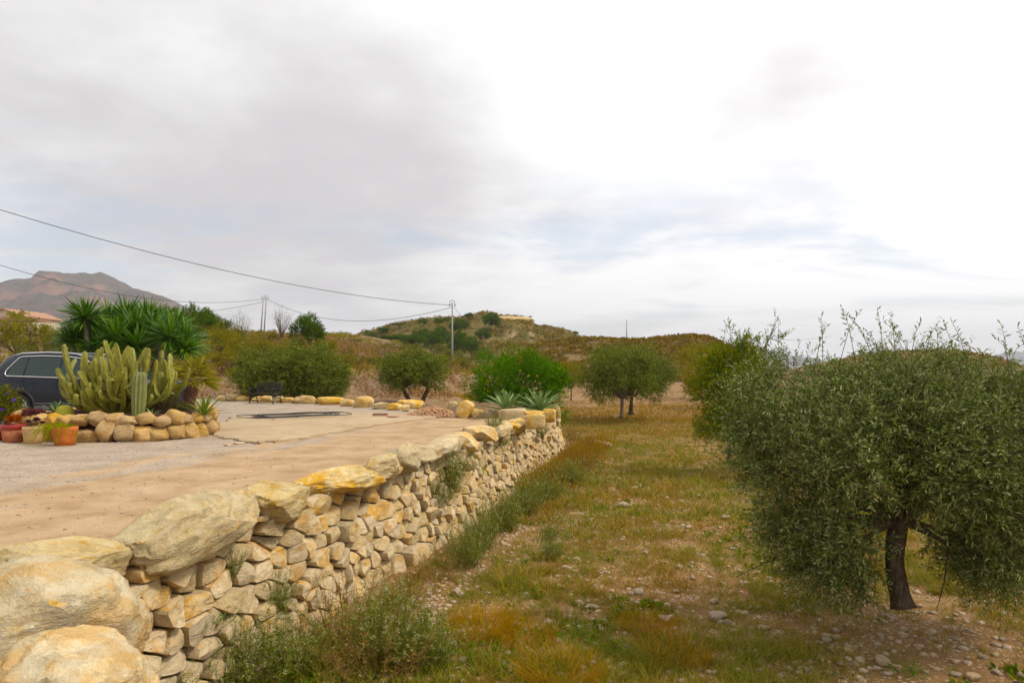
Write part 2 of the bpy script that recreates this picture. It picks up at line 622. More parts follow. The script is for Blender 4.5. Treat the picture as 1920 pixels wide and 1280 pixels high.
m_yard = yardmat()
m_field = groundmat('field_soil', [(0.12, 0.064, 0.022), (0.185, 0.10, 0.034), (0.26, 0.15, 0.06), (0.18, 0.105, 0.025)], 22.0,
                    [(0.30, 0.19, 0.12), (0.5, 0.38, 0.28), (0.64, 0.55, 0.46)])
m_slab = groundmat('concrete', [(0.30, 0.21, 0.12), (0.40, 0.295, 0.175), (0.47, 0.355, 0.22)], 40.0,
                   [(0.34, 0.28, 0.2), (0.5, 0.43, 0.34)], 1.4, 0.3)
m_hill = hillmat('scrub_hill', (0.24, 0.155, 0.075), (0.135, 0.10, 0.035), (0.45, 0.34, 0.21), 0.62)
m_knoll = hillmat('pine_hill', (0.19, 0.135, 0.055), (0.095, 0.09, 0.022), (0.50, 0.37, 0.21), 0.66)
m_mount = hillmat('mountain_rock', (0.12, 0.085, 0.07), (0.075, 0.065, 0.05), (0.22, 0.115, 0.085), 0.66, 0.09)
m_far = hillmat('far_range', (0.16, 0.15, 0.15), (0.12, 0.12, 0.12), (0.2, 0.18, 0.17), 0.5, 0.02)
m_wallstone = stonemat('wall_limestone', (0.51, 0.395, 0.235), (0.50, 0.29, 0.10), (0.63, 0.525, 0.355), 0.42, 1.8, blotch=0.55)
m_boulder = stonemat('boulder_limestone', (0.50, 0.395, 0.225), (0.50, 0.29, 0.075), (0.62, 0.53, 0.36), 0.66, 1.5)
m_planter = stonemat('planter_limestone', (0.53, 0.36, 0.17), (0.47, 0.27, 0.08), (0.58, 0.43, 0.24), 0.6, 1.8)
m_edge = stonemat('edging_limestone', (0.53, 0.395, 0.21), (0.52, 0.31, 0.09), (0.61, 0.49, 0.30), 0.6, 1.6)
m_fieldstone = stonemat('field_limestone', (0.40, 0.30, 0.20), (0.40, 0.24, 0.12), (0.56, 0.48, 0.38), 0.4, 3.0)
m_core = groundmat('wall_earth', [(0.13, 0.085, 0.05), (0.21, 0.14, 0.085)], 30.0, [(0.2, 0.14, 0.09), (0.34, 0.26, 0.18)])
def barkmat(name, a, c):
    m, nt, b = newmat(name)
    tc = nd(nt, 'ShaderNodeTexCoord').outputs['Object']
    mp = nd(nt, 'ShaderNodeMapping', Vector=tc)
    mp.inputs['Scale'].default_value = (1.0, 1.0, 0.18)
    n = noise(nt, mp.outputs[0], 38.0, 8.0, 0.7, 0.6)
    n_b = noise(nt, tc, 6.0, 5.0)
    col = ramp(nt, math_(nt, 'MULTIPLY_ADD', n, 0.7, math_(nt, 'MULTIPLY', n_b, 0.3)), [(0.36, tuple(x * 0.35 for x in a)), (0.5, a), (0.64, c)])
    nt.links.new(col, b.inputs['Base Color'])
    b.inputs['Roughness'].default_value = 1.0
    b.inputs['Specular IOR Level'].default_value = 0.05
    bump(nt, b, n, 1.0, 0.02)
    return m


m_bark = barkmat('olive_bark', (0.12, 0.088, 0.06), (0.22, 0.175, 0.13))
m_barkpale = plain('pale_bark', (0.17, 0.135, 0.10), 0.95, 0, 0.1, 0.4, 14.0)
m_twig = plain('twig', (0.15, 0.115, 0.065), 0.9, 0, 0.1, 0.3)
m_olive = leafmat('olive_leaf', [(0.050, 0.076, 0.014), (0.092, 0.126, 0.025), (0.145, 0.182, 0.048), (0.22, 0.25, 0.095), (0.36, 0.37, 0.21)], 0.18)
m_olive2 = leafmat('olive_leaf_far', [(0.056, 0.082, 0.011), (0.10, 0.13, 0.019), (0.16, 0.19, 0.036), (0.26, 0.27, 0.09)], 0.18)
m_bush = leafmat('bush_leaf', [(0.035, 0.085, 0.009), (0.062, 0.145, 0.014), (0.10, 0.21, 0.022), (0.15, 0.27, 0.035)], 0.32)
m_pine = leafmat('pine_needles', [(0.04, 0.075, 0.010), (0.08, 0.13, 0.016), (0.14, 0.20, 0.026)], 0.2)
m_almond = leafmat('almond_leaf', [(0.10, 0.12, 0.014), (0.17, 0.175, 0.022), (0.26, 0.22, 0.03), (0.32, 0.22, 0.05)], 0.3)
m_pome = leafmat('pomegranate_leaf', [(0.045, 0.10, 0.008), (0.09, 0.15, 0.013), (0.17, 0.20, 0.018), (0.30, 0.25, 0.025)], 0.32)
m_shrub = leafmat('shrub_leaf', [(0.07, 0.09, 0.016), (0.12, 0.135, 0.024), (0.20, 0.17, 0.035)], 0.2)
m_dry = leafmat('dry_scrub', [(0.14, 0.08, 0.04), (0.22, 0.13, 0.055), (0.32, 0.20, 0.09), (0.25, 0.145, 0.08)], 0.2)
m_straw = leafmat('straw', [(0.24, 0.14, 0.03), (0.34, 0.22, 0.06), (0.27, 0.19, 0.03)], 0.3)
m_hillscrub = leafmat('hill_scrub', [(0.12, 0.088, 0.012), (0.18, 0.125, 0.018), (0.25, 0.165, 0.03), (0.13, 0.095, 0.03)], 0.15)
m_weed = leafmat('weed_leaf', [(0.09, 0.135, 0.018), (0.15, 0.20, 0.034), (0.23, 0.27, 0.07)], 0.25)
m_weedstem = leafmat('weed_stem', [(0.14, 0.16, 0.045), (0.26, 0.20, 0.07), (0.20, 0.14, 0.06)], 0.1)
m_flower = leafmat('weed_flower', [(0.40, 0.38, 0.20), (0.55, 0.52, 0.33)], 0.3)
m_yucca = leafmat('yucca_leaf', [(0.035, 0.095, 0.010), (0.075, 0.165, 0.016), (0.15, 0.25, 0.03)], 0.15, 0.4, 0.5)
m_palm = leafmat('palm_leaf', [(0.14, 0.16, 0.02), (0.24, 0.24, 0.04), (0.36, 0.25, 0.06)], 0.3)
m_agave = leafmat('agave_leaf', [(0.14, 0.22, 0.075), (0.19, 0.28, 0.10), (0.25, 0.33, 0.14)], 0.08, 0.45, 0.4)
m_cactus = plain('cactus_skin', (0.20, 0.19, 0.014), 0.55, 0, 0.4, 0.35, 9.0)
m_column = plain('column_cactus_skin', (0.17, 0.185, 0.055), 0.6, 0, 0.3, 0.2, 9.0)
m_mulch = groundmat('volcanic_mulch', [(0.055, 0.02, 0.018), (0.10, 0.035, 0.03), (0.075, 0.03, 0.028)], 40.0, [(0.05, 0.02, 0.02), (0.15, 0.06, 0.05)], 3.0, 0.8)

# ------------------------------------------------------------------ the lie of the land
WA, WB = -4.33, 0.2732                        # wall line x = WA + WB*y
XR_Y = [-20, 21.2, 22.0, 22.8, 25.0, 26.3, 30.0, 31.0, 33.0]
XR_X = [WA + WB * -20, WA + WB * 21.2, -2.5, -3.3, -5.2, -8.0, -13.0, -18.0, -60.0]


def xr(y):
    return np.interp(y, XR_Y, XR_X)


def G(x, y):
    """height of the natural ground"""
    x = np.asarray(x, float); y = np.asarray(y, float)
    z = -1.4 + 0.05 * n2(x, y, 0.35, 3) + 0.018 * n2(x, y, 2.2, 9, 3)
    z = z + 0.95 * sm(5.4, 2.4, y)                                   # bank the photographer stands on
    left = sm(1.5, -5.0, x + 0.6 * n2(x, y, 0.25, 21)) * sm(19, 25, y)
    z = z + 1.25 * left * (1 - 0.45 * sm(34, 55, y) * sm(-14, -4, x))
    yb = np.interp(x, [-60, -8, -6, -4, 0, 12, 60], [31, 33, 41, 51, 84, 112, 120]) + 2.2 * n2(x, y, 0.12, 31)
    bank = sm(0, 9, y - yb)
    z = z + bank * (1.55 + 0.25 * n2(x, y, 0.3, 41)) + 0.35 * bank * (1 - bank) * 4 * n2(x, y, 0.5, 43)
    z = z + 6.0 * sm(42, 120, y) * sm(-2, -30, x)
    z = z + 1.0 * sm(70, 120, y) * sm(-20, 10, x)
    z = z + 0.5 * n2(x, y, 0.04, 51) * sm(45, 90, y)
    inside = np.clip(xr(y) - x, 0, None)
    z = np.where((y < 33), z - 1.25 * sm(0.0, 1.2, inside) * sm(33, 30, y), z)
    return z


def lines(spec):
    out = []
    for a, b, n in spec:
        out += list(np.linspace(a, b, n, endpoint=False))
    out.append(spec[-1][1])
    return np.array(out)


def sheet(name, xs, ys, fz, mat, k='structure'):
    X, Y = np.meshgrid(xs, ys)
    Z = fz(X, Y)
    V = np.stack([X, Y, Z], -1).reshape(-1, 3)
    nx, ny = len(xs), len(ys)
    i = np.arange((ny - 1) * nx).reshape(ny - 1, nx)[:, :-1].ravel()
    Fc = np.stack([i, i + 1, i + nx + 1, i + nx], 1)
    return kind(link(name, mesh(name, V, Fc), mat), k)


sheet('field', lines([(-6000, -200, 12), (-200, -60, 14), (-60, -12, 40), (-12, 16, 95), (16, 60, 22), (60, 250, 12), (250, 6000, 12)]),
      lines([(-60, 1, 10), (1, 26, 95), (26, 60, 60), (60, 140, 36), (140, 400, 14), (400, 6000, 14)]),
      lambda X, Y: G(X, Y) - 4.0 * sm(150, 400, np.abs(Y)), m_field)

# --- the yard (upper terrace)
ys = lines([(-18, 3, 12), (3, 22, 90), (22, 33, 40)])
ts = 1 - (1 - np.linspace(0, 1, 110)) ** 1.6


def yard_z(x, y):
    x = np.asarray(x, float); y = np.asarray(y, float)
    return 0.0 + 0.022 * n2(x, y, 0.45, 5) + 0.006 * n2(x, y, 4.0, 6, 3) - 0.022 * (np.exp(-((WA + WB * y - x - 1.7 - 0.2 * np.sin(y * 0.35)) / 0.22) ** 2) + np.exp(-((WA + WB * y - x - 3.2 - 0.2 * np.sin(y * 0.35)) / 0.22) ** 2)) + 0.10 * sm(-7.8, -11.5, x) * sm(24, 17, y)


def make_yard():
    T, Y = np.meshgrid(ts, ys)
    X0 = -60.0
    X = X0 + (xr(Y) - 0.34 * (Y < 21.2) - 0.1 - X0) * T
    Z = yard_z(X, Y)
    # skirt down at the right/back edge
    X = np.concatenate([X, X[:, -1:] + 0.02 + 0.2 * (Y[:, -1:] > 21.2)], 1)
    Yc = np.concatenate([Y, Y[:, -1:] + 0.15 * (Y[:, -1:] > 21.2)], 1)
    Z = np.concatenate([Z, Z[:, -1:] - 0.75], 1)
    V = np.stack([X, Yc, Z], -1).reshape(-1, 3)
    ny, nx = X.shape
    i = np.arange((ny - 1) * nx).reshape(ny - 1, nx)[:, :-1].ravel()
    return kind(link('yard', mesh('yard', V, np.stack([i, i + 1, i + nx + 1, i + nx], 1)), m_yard), 'structure')


make_yard()


def make_slab():
    pts = [at(p, q, CH / ((q - HZ) / F)) for p, q in
           [(404, 818), (440, 826), (478, 831), (515, 829), (570, 822), (640, 810), (700, 799), (760, 791), (818, 783), (770, 779), (700, 776.5), (640, 775), (560, 775), (480, 779), (430, 786), (408, 800)]]
    poly = []
    rng = np.random.default_rng(4)
    n = len(pts)
    for i in range(n):
        a, b = pts[i], pts[(i + 1) % n]
        for t in np.linspace(0, 1, 7)[:-1]:
            p = a.lerp(b, float(t))
            poly.append((p.x + rng.normal() * 0.05, p.y + rng.normal() * 0.07))
    c = np.mean(poly, 0)
    V, Fc = [], []
    P = np.array(poly)
    n = len(P)
    rings = [(1.0, -0.06), (1.0, 0.03), (0.99, 0.045), (0.8, 0.055), (0.5, 0.065), (0.2, 0.07)]
    for s, z in rings:
        q = c + (P - c) * s
        zz = z + (0.008 * n2(q[:, 0], q[:, 1], 1.5, 8) if z > 0 else 0)
        V.append(np.stack([q[:, 0], q[:, 1], np.zeros(n) + zz], 1))
    for r in range(len(rings) - 1):
        for i in range(n):
            j = (i + 1) % n
            Fc.append((r * n + i, r * n + j, (r + 1) * n + j, (r + 1) * n + i))
    Fc.append(tuple(range((len(rings) - 1) * n, len(rings) * n)))
    return kind(link('concrete_slab', sharp(mesh('concrete_slab', np.concatenate(V), Fc), 30), m_slab), 'structure')


make_slab()

# ------------------------------------------------------------------ hills
def hill_fn(prof, Yr, front, back, base, rough, seed, fs=1.0, cliff=None, rkeep=0.85):
    pu = np.array([(p - 960) / F for p, q in prof])
    pz = np.array([CH + (HZ - q) / F * Yr for p, q in prof])

    def f(x, y):
        x = np.asarray(x, float); y = np.asarray(y, float)
        u = x / np.maximum(y, 1.0)
        # follow the ridge in plan rather than along sight lines
        u = np.where(y > Yr, x / Yr, u * 0.5 + 0.5 * x / np.maximum(Yr - (Yr - y) * 0.4, 1))
        zr = np.interp(u, pu, pz)
        if Yr > 1000:
            zr = zr + 3.0 * fbm(np.stack([u * 140, u * 0, u * 0], -1), seed + 3, 5, 0.6)
        t = np.where(y < Yr, (Yr - y) / front, (y - Yr) / back)
        s = np.clip(1 - t, 0, 1)
        s = s * s * (3 - 2 * s)
        e = np.clip(s * 1.2, 0, 1)
        z = base + (zr - base) * s
        z = z + rough * e * (1 - rkeep * np.exp(-(t * 5) ** 2)) * fbm(np.stack([x * fs / 14, y * fs / 14, x * 0], -1), seed, 5)
        if Yr == 1800:
            z = z - 70.0 * e * np.clip(t * 4, 0.06, 1) * np.abs(fbm(np.stack([x / 150, y / 260, x * 0], -1), 7, 5, 0.55))
        if cliff is not None:
            p0, p1, q1 = cliff
            inc = sm(p0 - 8, p0, u * F + 960) * sm(p1 + 2, p1 - 2, u * F + 960)
            zc = CH + (HZ - q1) / F * Yr
            z = np.where((z > zc) & (inc > 0.5) & (y < Yr - 6), np.minimum(z, zc + 0.4 * fbm(np.stack([x / 3, y / 3, x * 0], -1), 5, 3)), z)
        return z
    f.Yr = Yr
    return f


knoll = hill_fn([(560, 690), (620, 655), (660, 640), (690, 627), (740, 616), (790, 606), (850, 597), (880, 591), (905, 588), (940, 592), (985, 597),
                 (993, 602), (998, 615), (1015, 617), (1050, 622), (1085, 632), (1110, 642), (1200, 660), (1300, 690)], 215, 95, 80, -1.0, 3.0, 61,
                cliff=(935, 992, 613))
ridge = hill_fn([(940, 690), (985, 660), (1020, 645), (1060, 639), (1110, 635), (1160, 637), (1200, 639), (1250, 633), (1300, 629), (1330, 633), (1352, 645),
                 (1380, 668), (1400, 684), (1440, 695), (1600, 700)], 135, 48, 60, -2.0, 1.3, 71, 1.6)
ridge2 = hill_fn([(1500, 700), (1560, 685), (1610, 668), (1670, 659), (1720, 657), (1790, 658), (1850, 668), (1900, 688), (1960, 700), (2100, 706)], 170, 55, 60, -2.0, 1.2, 81, 1.4)
mount = hill_fn([(-700, 640), (-500, 600), (-300, 575), (-100, 560), (0, 541), (60, 530), (85, 522), (100, 516), (140, 513), (165, 516), (195, 512), (215, 519),
                 (240, 533), (265, 546), (290, 553), (308, 556), (325, 568), (335, 580), (360, 598), (420, 618), (480, 632), (600, 660), (760, 690)],
                1800, 900, 900, -5.0, 24.0, 91, 0.2, rkeep=0.93)
range1 = hill_fn([(1200, 700), (1330, 672), (1370, 655), (1392, 647), (1405, 645), (1420, 650), (1450, 660), (1500, 668), (1560, 676), (1700, 672), (1800, 672), (1870, 668), (1920, 663),
                  (2050, 655), (2300, 680), (2600, 700)], 4200, 1500, 900, -20.0, 40.0, 95, 0.05)


def ground(x, y):
    z = G(x, y)
    for f in (knoll, ridge, ridge2):
        z = np.maximum(z, f(x, y))
    return z


sheet('hill', np.linspace(-95, 70, 150), lines([(118, 200, 70), (200, 222, 50), (222, 296, 15)]), knoll, m_knoll)
sheet('hill', np.linspace(-6, 70, 130), lines([(86, 135, 80), (135, 196, 30)]), ridge, m_hill)
sheet('hill', np.linspace(60, 190, 110), lines([(114, 170, 50), (170, 231, 20)]), ridge2, m_hill)
sheet('mountain', np.linspace(-2600, -250, 150), lines([(900, 1800, 95), (1800, 2700, 10)]), mount, m_mount)
sheet('far_mountains', np.linspace(700, 6000, 90), lines([(2700, 4200, 40), (4200, 5100, 12)]), range1, m_far)

# ------------------------------------------------------------------ dry stone retaining wall
TH = math.atan(WB)
WD = np.array([math.sin(TH), math.cos(TH), 0.0])       # along the wall, away from the camera
WN = np.array([math.cos(TH), -math.sin(TH), 0.0])      # out of the face
W0 = np.array([WA + WB * 4.0, 4.0, 0.0])
WL, WT = 17.75, 1.40


def wpos(s, t, d=0.0):
    """s along, t up from the foot, d out of the face"""
    s = np.asarray(s, float)[..., None]; t = np.asarray(t, float)[..., None]; d = np.asarray(d, float)[..., None]
    wob = 0.05 * np.sin(s * 0.9 + 0.5) + 0.03 * np.sin(s * 2.3)
    return W0 + WD * s + WN * (d + 0.16 * (WT - t) + wob) + np.array([0, 0, 1.0]) * (t - 1.43)


wall = thing('dry_stone_wall', 'long dry stone retaining wall of cream limestone between the yard and the field', 'stone wall', loc=tuple(W0 + np.array([0, 0, -1.43])))
WLOC = np.array(wall.location)


def clip_poly(poly, n, c):
    out = []
    m = len(poly)
    for i in range(m):
        a, b = poly[i], poly[(i + 1) % m]
        da, db = a @ n - c, b @ n - c
        if da <= 0:
            out.append(a)
        if (da < 0 < db) or (db < 0 < da):
            out.append(a + (b - a) * (da / (da - db)))
    return out


def make_wall():
    rng = np.random.default_rng(12)
    seeds = []
    K = 0.62                                               # stones are wider than high
    t = 0.02
    row = 0
    while t < WT:
        s = -0.1 + rng.uniform(0, 0.3)
        hh = rng.uniform(0.15, 0.24)
        while s < 11.2:
            w = rng.choice([0.14, 0.2, 0.26, 0.32, 0.38, 0.46, 0.58]) * rng.uniform(0.9, 1.1)
            seeds.append((s + w / 2, t + hh / 2 + rng.normal() * 0.035 + 0.03 * math.sin(s * 1.7 + row)))
            if rng.random() < 0.28:
                seeds.append((s + w, t + rng.uniform(0, hh)))
            s += w
        t += hh; row += 1
    t = 0.0
    while t < WT:
        s = 11.2
        hh = rng.uniform(0.13, 0.18)
        while s < WL:
            w = rng.uniform(0.15, 0.38)
            seeds.append((s + w / 2, t + hh / 2 + rng.normal() * 0.04))
            s += w
        t += hh
    S = np.array(seeds)
    Sk = S * np.array([K, 1.0])
    stones = []
    for i in range(len(S)):
        dd = np.linalg.norm(Sk - Sk[i], axis=1)
        idx = np.argsort(dd)[1:22]
        poly = [np.array(p) for p in ((-0.3 * K, -0.12), (WL * K, -0.12), (WL * K, WT), (-0.3 * K, WT))]
        for j in idx:
            n = Sk[j] - Sk[i]
            poly = clip_poly(poly, n, n @ (Sk[i] + Sk[j]) / 2)
            if len(poly) < 3:
                break
        if len(poly) < 3:
            continue
        P = np.array(poly) / np.array([K, 1.0])
        if S[i, 0] > 0.3:
            stones.append((S[i, 0], P))
    stones.sort(key=lambda a: a[0])
    rest = MB()
    M = 22
    for q, (s0, P) in enumerate(stones):
        rng2 = np.random.default_rng(1000 + q)
        c = P.mean(0)
        # cut corners once, then sample the outline
        Pn = np.roll(P, -1, 0)
        r1 = rng2.uniform(0.05, 0.15)
        P = np.stack([P * (1 - r1) + Pn * r1, P * r1 + Pn * (1 - r1)], 1).reshape(-1, 2)
        Pn = np.roll(P, -1, 0)
        seg = np.linalg.norm(Pn - P, axis=1)
        cum = np.concatenate([[0], np.cumsum(seg)])
        m = M if q < 300 else 12
        a = (np.arange(m) + 0.5) / m * cum[-1]
        k = np.clip(np.searchsorted(cum, a) - 1, 0, len(P) - 1)
        O = P[k] + (Pn[k] - P[k]) * ((a - cum[k]) / np.maximum(seg[k], 1e-9))[:, None]
        size = np.abs(O - c).max(0)
        gap = rng2.uniform(0.002, 0.016)
        sc = 1 - gap / max(0.05, size.min())
        prot = np.clip(rng2.normal() * 0.03 + 0.05, -0.01, 0.12)
        # face planes: a chiselled front
        npl = rng2.integers(3, 6)
        pa = rng2.uniform(0.02, 0.075, npl)
        pb = rng2.normal(size=(npl, 2)) * 0.26
        tilt = rng2.normal(size=2) * 0.07

        def depth(Q):
            d = (pa[None] + (Q - c) @ pb.T).min(1)
            return np.clip(d, -0.07, 0.09) + (Q - c) @ tilt
        rings = []
        for fr, kind_ in ((1.0, -0.26), (1.0, -0.06), (0.985, None), (0.93, None), (0.62, None), (0.32, None)):
            Q = c + (O - c) * sc * fr
            if kind_ is not None:
                d = np.full(m, kind_) + (0 if kind_ < -0.1 else np.minimum(depth(Q) * 0.5, 0.02))
                d = d if kind_ < -0.1 else d + prot
            else:
                d = prot + depth(Q) - (0.022 if fr > 0.95 else 0.0)
                d = d + 0.010 * vnoise(np.stack([Q[:, 0] * 14, Q[:, 1] * 14, np.full(m, q * 1.3)], -1), q)
            rings.append((Q, d))
        Q = np.concatenate([r[0] for r in rings] + [c[None]])
        d = np.concatenate([r[1] for r in rings] + [[prot + depth(c[None])[0]]])
        V = wpos(Q[:, 0], Q[:, 1], d)
        Fc = []
        nr = len(rings)
        for r in range(nr - 1):
            for i in range(m):
                j = (i + 1) % m
                Fc.append((r * m + i, r * m + j, (r + 1) * m + j, (r + 1) * m + i))
        for i in range(m):
            Fc.append(((nr - 1) * m + i, (nr - 1) * m + (i + 1) % m, nr * m))
        if q < 285:
            o = wpos(c[0], c[1], 0.0)
            link('stone', sharp(mesh('stone', V - o, Fc), 32), m_wallstone, wall, loc=tuple(o - WLOC))
        else:
            rest.add(V - WLOC, Fc)
    me = sharp(rest.mesh('stone_work'), 32)
    kind(link('stone_work', me, m_wallstone, wall), 'stuff')
    # earth packed behind the stones
    s = np.linspace(0.15, WL + 0.05, 60)
    top = wpos(s, np.full(60, WT + 0.02), np.full(60, -0.20))
    bot = wpos(s, np.full(60, -0.35), np.full(60, -0.20))
    tb = top - WN * 0.55
    bb = bot - WN * 0.8
    V = np.concatenate([bot, top, tb, bb]) - WLOC
    Fc = []
    n = 60
    for r in range(3):
        for i in range(n - 1):
            Fc.append((r * n + i, r * n + i + 1, (r + 1) * n + i + 1, (r + 1) * n + i))
    Fc.append((0, n, 2 * n, 3 * n)); Fc.append((n - 1, 4 * n - 1, 3 * n - 1, 2 * n - 1))
    link('earth_core', mesh('earth_core', V, Fc, False), m_core, wall)
    return len(stones)


NST = make_wall()


def wall_y(px, off=0.0):
    u = (px - 960) / F
    return (WA + off) / (u - WB)


# boulders laid along the top of the wall: photo columns they span, thickness, depth, how high they stand
for k, (p0, p1, th, dep, zt, tilt) in enumerate([
        (-60, 232, 0.40, 0.52, 0.28, 0.02), (196, 470, 0.52, 0.66, 0.29, 0.03), (452, 572, 0.38, 0.55, 0.20, -0.02),
        (566, 700, 0.40, 0.55, 0.22, 0.04), (682, 736, 0.32, 0.5, 0.21, 0.0), (712, 772, 0.40, 0.55, 0.22, 0.0), (762, 800, 0.34, 0.5, 0.20, 0.0),
        (795, 852, 0.36, 0.5, 0.20, 0.02), (850, 884, 0.36, 0.5, 0.19, 0.0), (882, 916, 0.42, 0.55, 0.24, 0.0), (915, 950, 0.28, 0.45, 0.16, 0.0),
        (948, 985, 0.34, 0.5, 0.16, -0.04), (985, 1004, 0.26, 0.45, 0.08, 0.0)]):
    y0, y1 = wall_y(p0), wall_y(p1)
    ln = (y1 - y0) / math.cos(TH)
    yc = (y0 + y1) / 2
    me = rock_mesh('coping_stone', 300 + k * 7, (dep, ln * (0.86 + 0.06 * (k % 2)), th * (1.0 + 0.15 * ((k * 7) % 3 - 1))), sub=5 if k < 5 else 4, cuts=17, boxy=0.64, rough=0.06, lo=0.52, hi=0.88, fr=2.6)
    p = np.array([WA + WB * yc, yc, zt + 0.02 * ((k * 11) % 4) - 0.01 - th / 2]) + WN * (0.05 - dep * 0.08 + 0.03 * ((k * 5) % 3))
    link('coping_stone', me, m_boulder, wall, loc=tuple(p - WLOC), rot=(tilt + 0.09 * ((k * 5) % 3 - 1), 0.08 * ((k * 3) % 3 - 1), -TH + 0.12 * ((k * 4) % 3 - 1)))

# the three great boulders at the near end, below the photographer
for (px, py, Y, dims, rz, rx, seed, lab, nm) in [
        (80, 1195, 3.75, (1.10, 1.0, 0.92), 0.35, 0.10, 771, 'large round cream boulder with orange stains at the near end of the stone wall', 'boulder'),
        (128, 1300, 2.95, (0.72, 0.62, 0.50), -0.2, 0.0, 772, 'pale smooth boulder in the bottom left corner of the picture', 'boulder')]:
    p = at(px, py, Y)
    me = rock_mesh('boulder', seed, dims, sub=5, cuts=13, boxy=0.4, rough=0.10, lo=0.62, hi=0.95, fr=1.7)
    tag(link(nm, me, m_boulder, loc=p, rot=(rx, 0, rz)), lab, 'boulder')
# rubble they rest on, mostly below the picture
for k, (x, y, z, d) in enumerate([(-3.05, 3.4, -0.55, 0.9), (-2.35, 3.7, -0.72, 0.8), (-2.75, 4.15, -0.75, 0.8), (-1.75, 3.0, -0.50, 0.75), (-2.5, 2.9, -0.35, 0.8), (-0.95, 2.7, -0.42, 0.55), (-2.0, 3.5, -0.85, 0.8)]):
    me = rock_mesh('footing_rock', 790 + k, (d, d * 0.9, d * 0.75), sub=3, cuts=9, boxy=0.5)
    tag(link('footing_rock', me, m_boulder, loc=(x, y, z), rot=(0, 0, k * 1.3)), ['rough rock behind the largest round boulder at the wall end', 'rough rock under the right side of the largest round boulder', 'rough rock between the largest boulder and the first wall stones', 'rock right of the pale boulder in the bottom left corner', 'rock directly under the pale bottom left boulder', 'smaller outlying rock right of the boulders, below the picture', 'rock at the foot of the two great boulders'][k], 'rock', 'rocks under the great boulders')

# ------------------------------------------------------------------ air between here and the far mountains
mb = MB()
mb.box((0, 2990, 130), (12100, 6200, 380))
hz_m = bpy.data.materials.new('haze_air')
hz_m.use_nodes = True
hn = hz_m.node_tree
hn.nodes.clear()
pv = nd(hn, 'ShaderNodeVolumePrincipled')
pv.inputs['Color'].default_value = (0.86, 0.88, 0.95, 1)
pv.inputs['Density'].default_value = 0.00019
ho = nd(hn, 'ShaderNodeOutputMaterial')
hn.links.new(pv.outputs[0], ho.inputs['Volume'])
kind(mb.build('haze', hz_m, smooth=False, fix=True), 'stuff')

# ------------------------------------------------------------------ vegetation builders
def ell_clumps(c, r, k, rad, rng, lo=0.55, hi=0.95, zmin=-0.85, inner=0.15):
    """clump centres spread over an ellipsoidal crown"""
    out = []
    c = np.array(c, float); r = np.array(r, float)
    while len(out) < k:
        d = nrmz(rng.normal(size=(1, 3)))[0]
        if d[2] < zmin:
            continue
        f = rng.uniform(lo, hi) if rng.random() > inner else rng.uniform(0.1, lo)
        out.append(np.append(c + d * r * f, rad * rng.uniform(0.7, 1.3)))
    return np.array(out)


def crown_parts(clumps, cen, ntw, twl, nl, L, W, rng, up=0.25, spread=0.5, out1=0.55, out2=0.5, droop=0.08, angle=0.75, twig_w=0.0):
    cen = np.array(cen, float)
    w = clumps[:, 3] ** 2
    ci = rng.choice(len(clumps), ntw, p=w / w.sum())
    cc = clumps[ci]
    d = nrmz(rng.normal(size=(ntw, 3)))
    st = cc[:, :3] + d * (cc[:, 3] * rng.random(ntw) ** 0.45)[:, None] * 0.9
    td = nrmz(d * out1 + nrmz(cc[:, :3] - cen) * out2 + np.array([0, 0, up]) + rng.normal(size=(ntw, 3)) * spread)
    tl = twl * rng.uniform(0.55, 1.35, ntw)
    tt = np.tile((np.arange(nl) + 0.5) / nl, ntw)
    ti = np.repeat(np.arange(ntw), nl)
    P = st[ti] + td[ti] * (tt * tl[ti])[:, None]
    P[:, 2] -= droop * (tt ** 2) * tl[ti]
    rv = rng.normal(size=(len(ti), 3))
    pr = nrmz(rv - td[ti] * np.sum(rv * td[ti], 1, keepdims=True))
    D = td[ti] * (1 - angle * 0.5) + pr * angle
    V, Fc = leaf_quads(P, D, L * rng.uniform(0.65, 1.25, len(ti)), W * rng.uniform(0.8, 1.2, len(ti)), rng, 0.05)
    tw = None
    if twig_w > 0:
        e = st + td * tl[:, None]
        e[:, 2] -= droop * tl
        s = nrmz(np.cross(td, rng.normal(size=(ntw, 3)))) * twig_w
        s2 = nrmz(np.cross(td, s)) * twig_w
        TV = np.stack([st - s, st + s, e, st - s2, st + s2, e], 1).reshape(-1, 3)
        TF = np.arange(ntw * 6).reshape(-1, 3)
        tw = (TV, TF)
    return V, Fc, tw


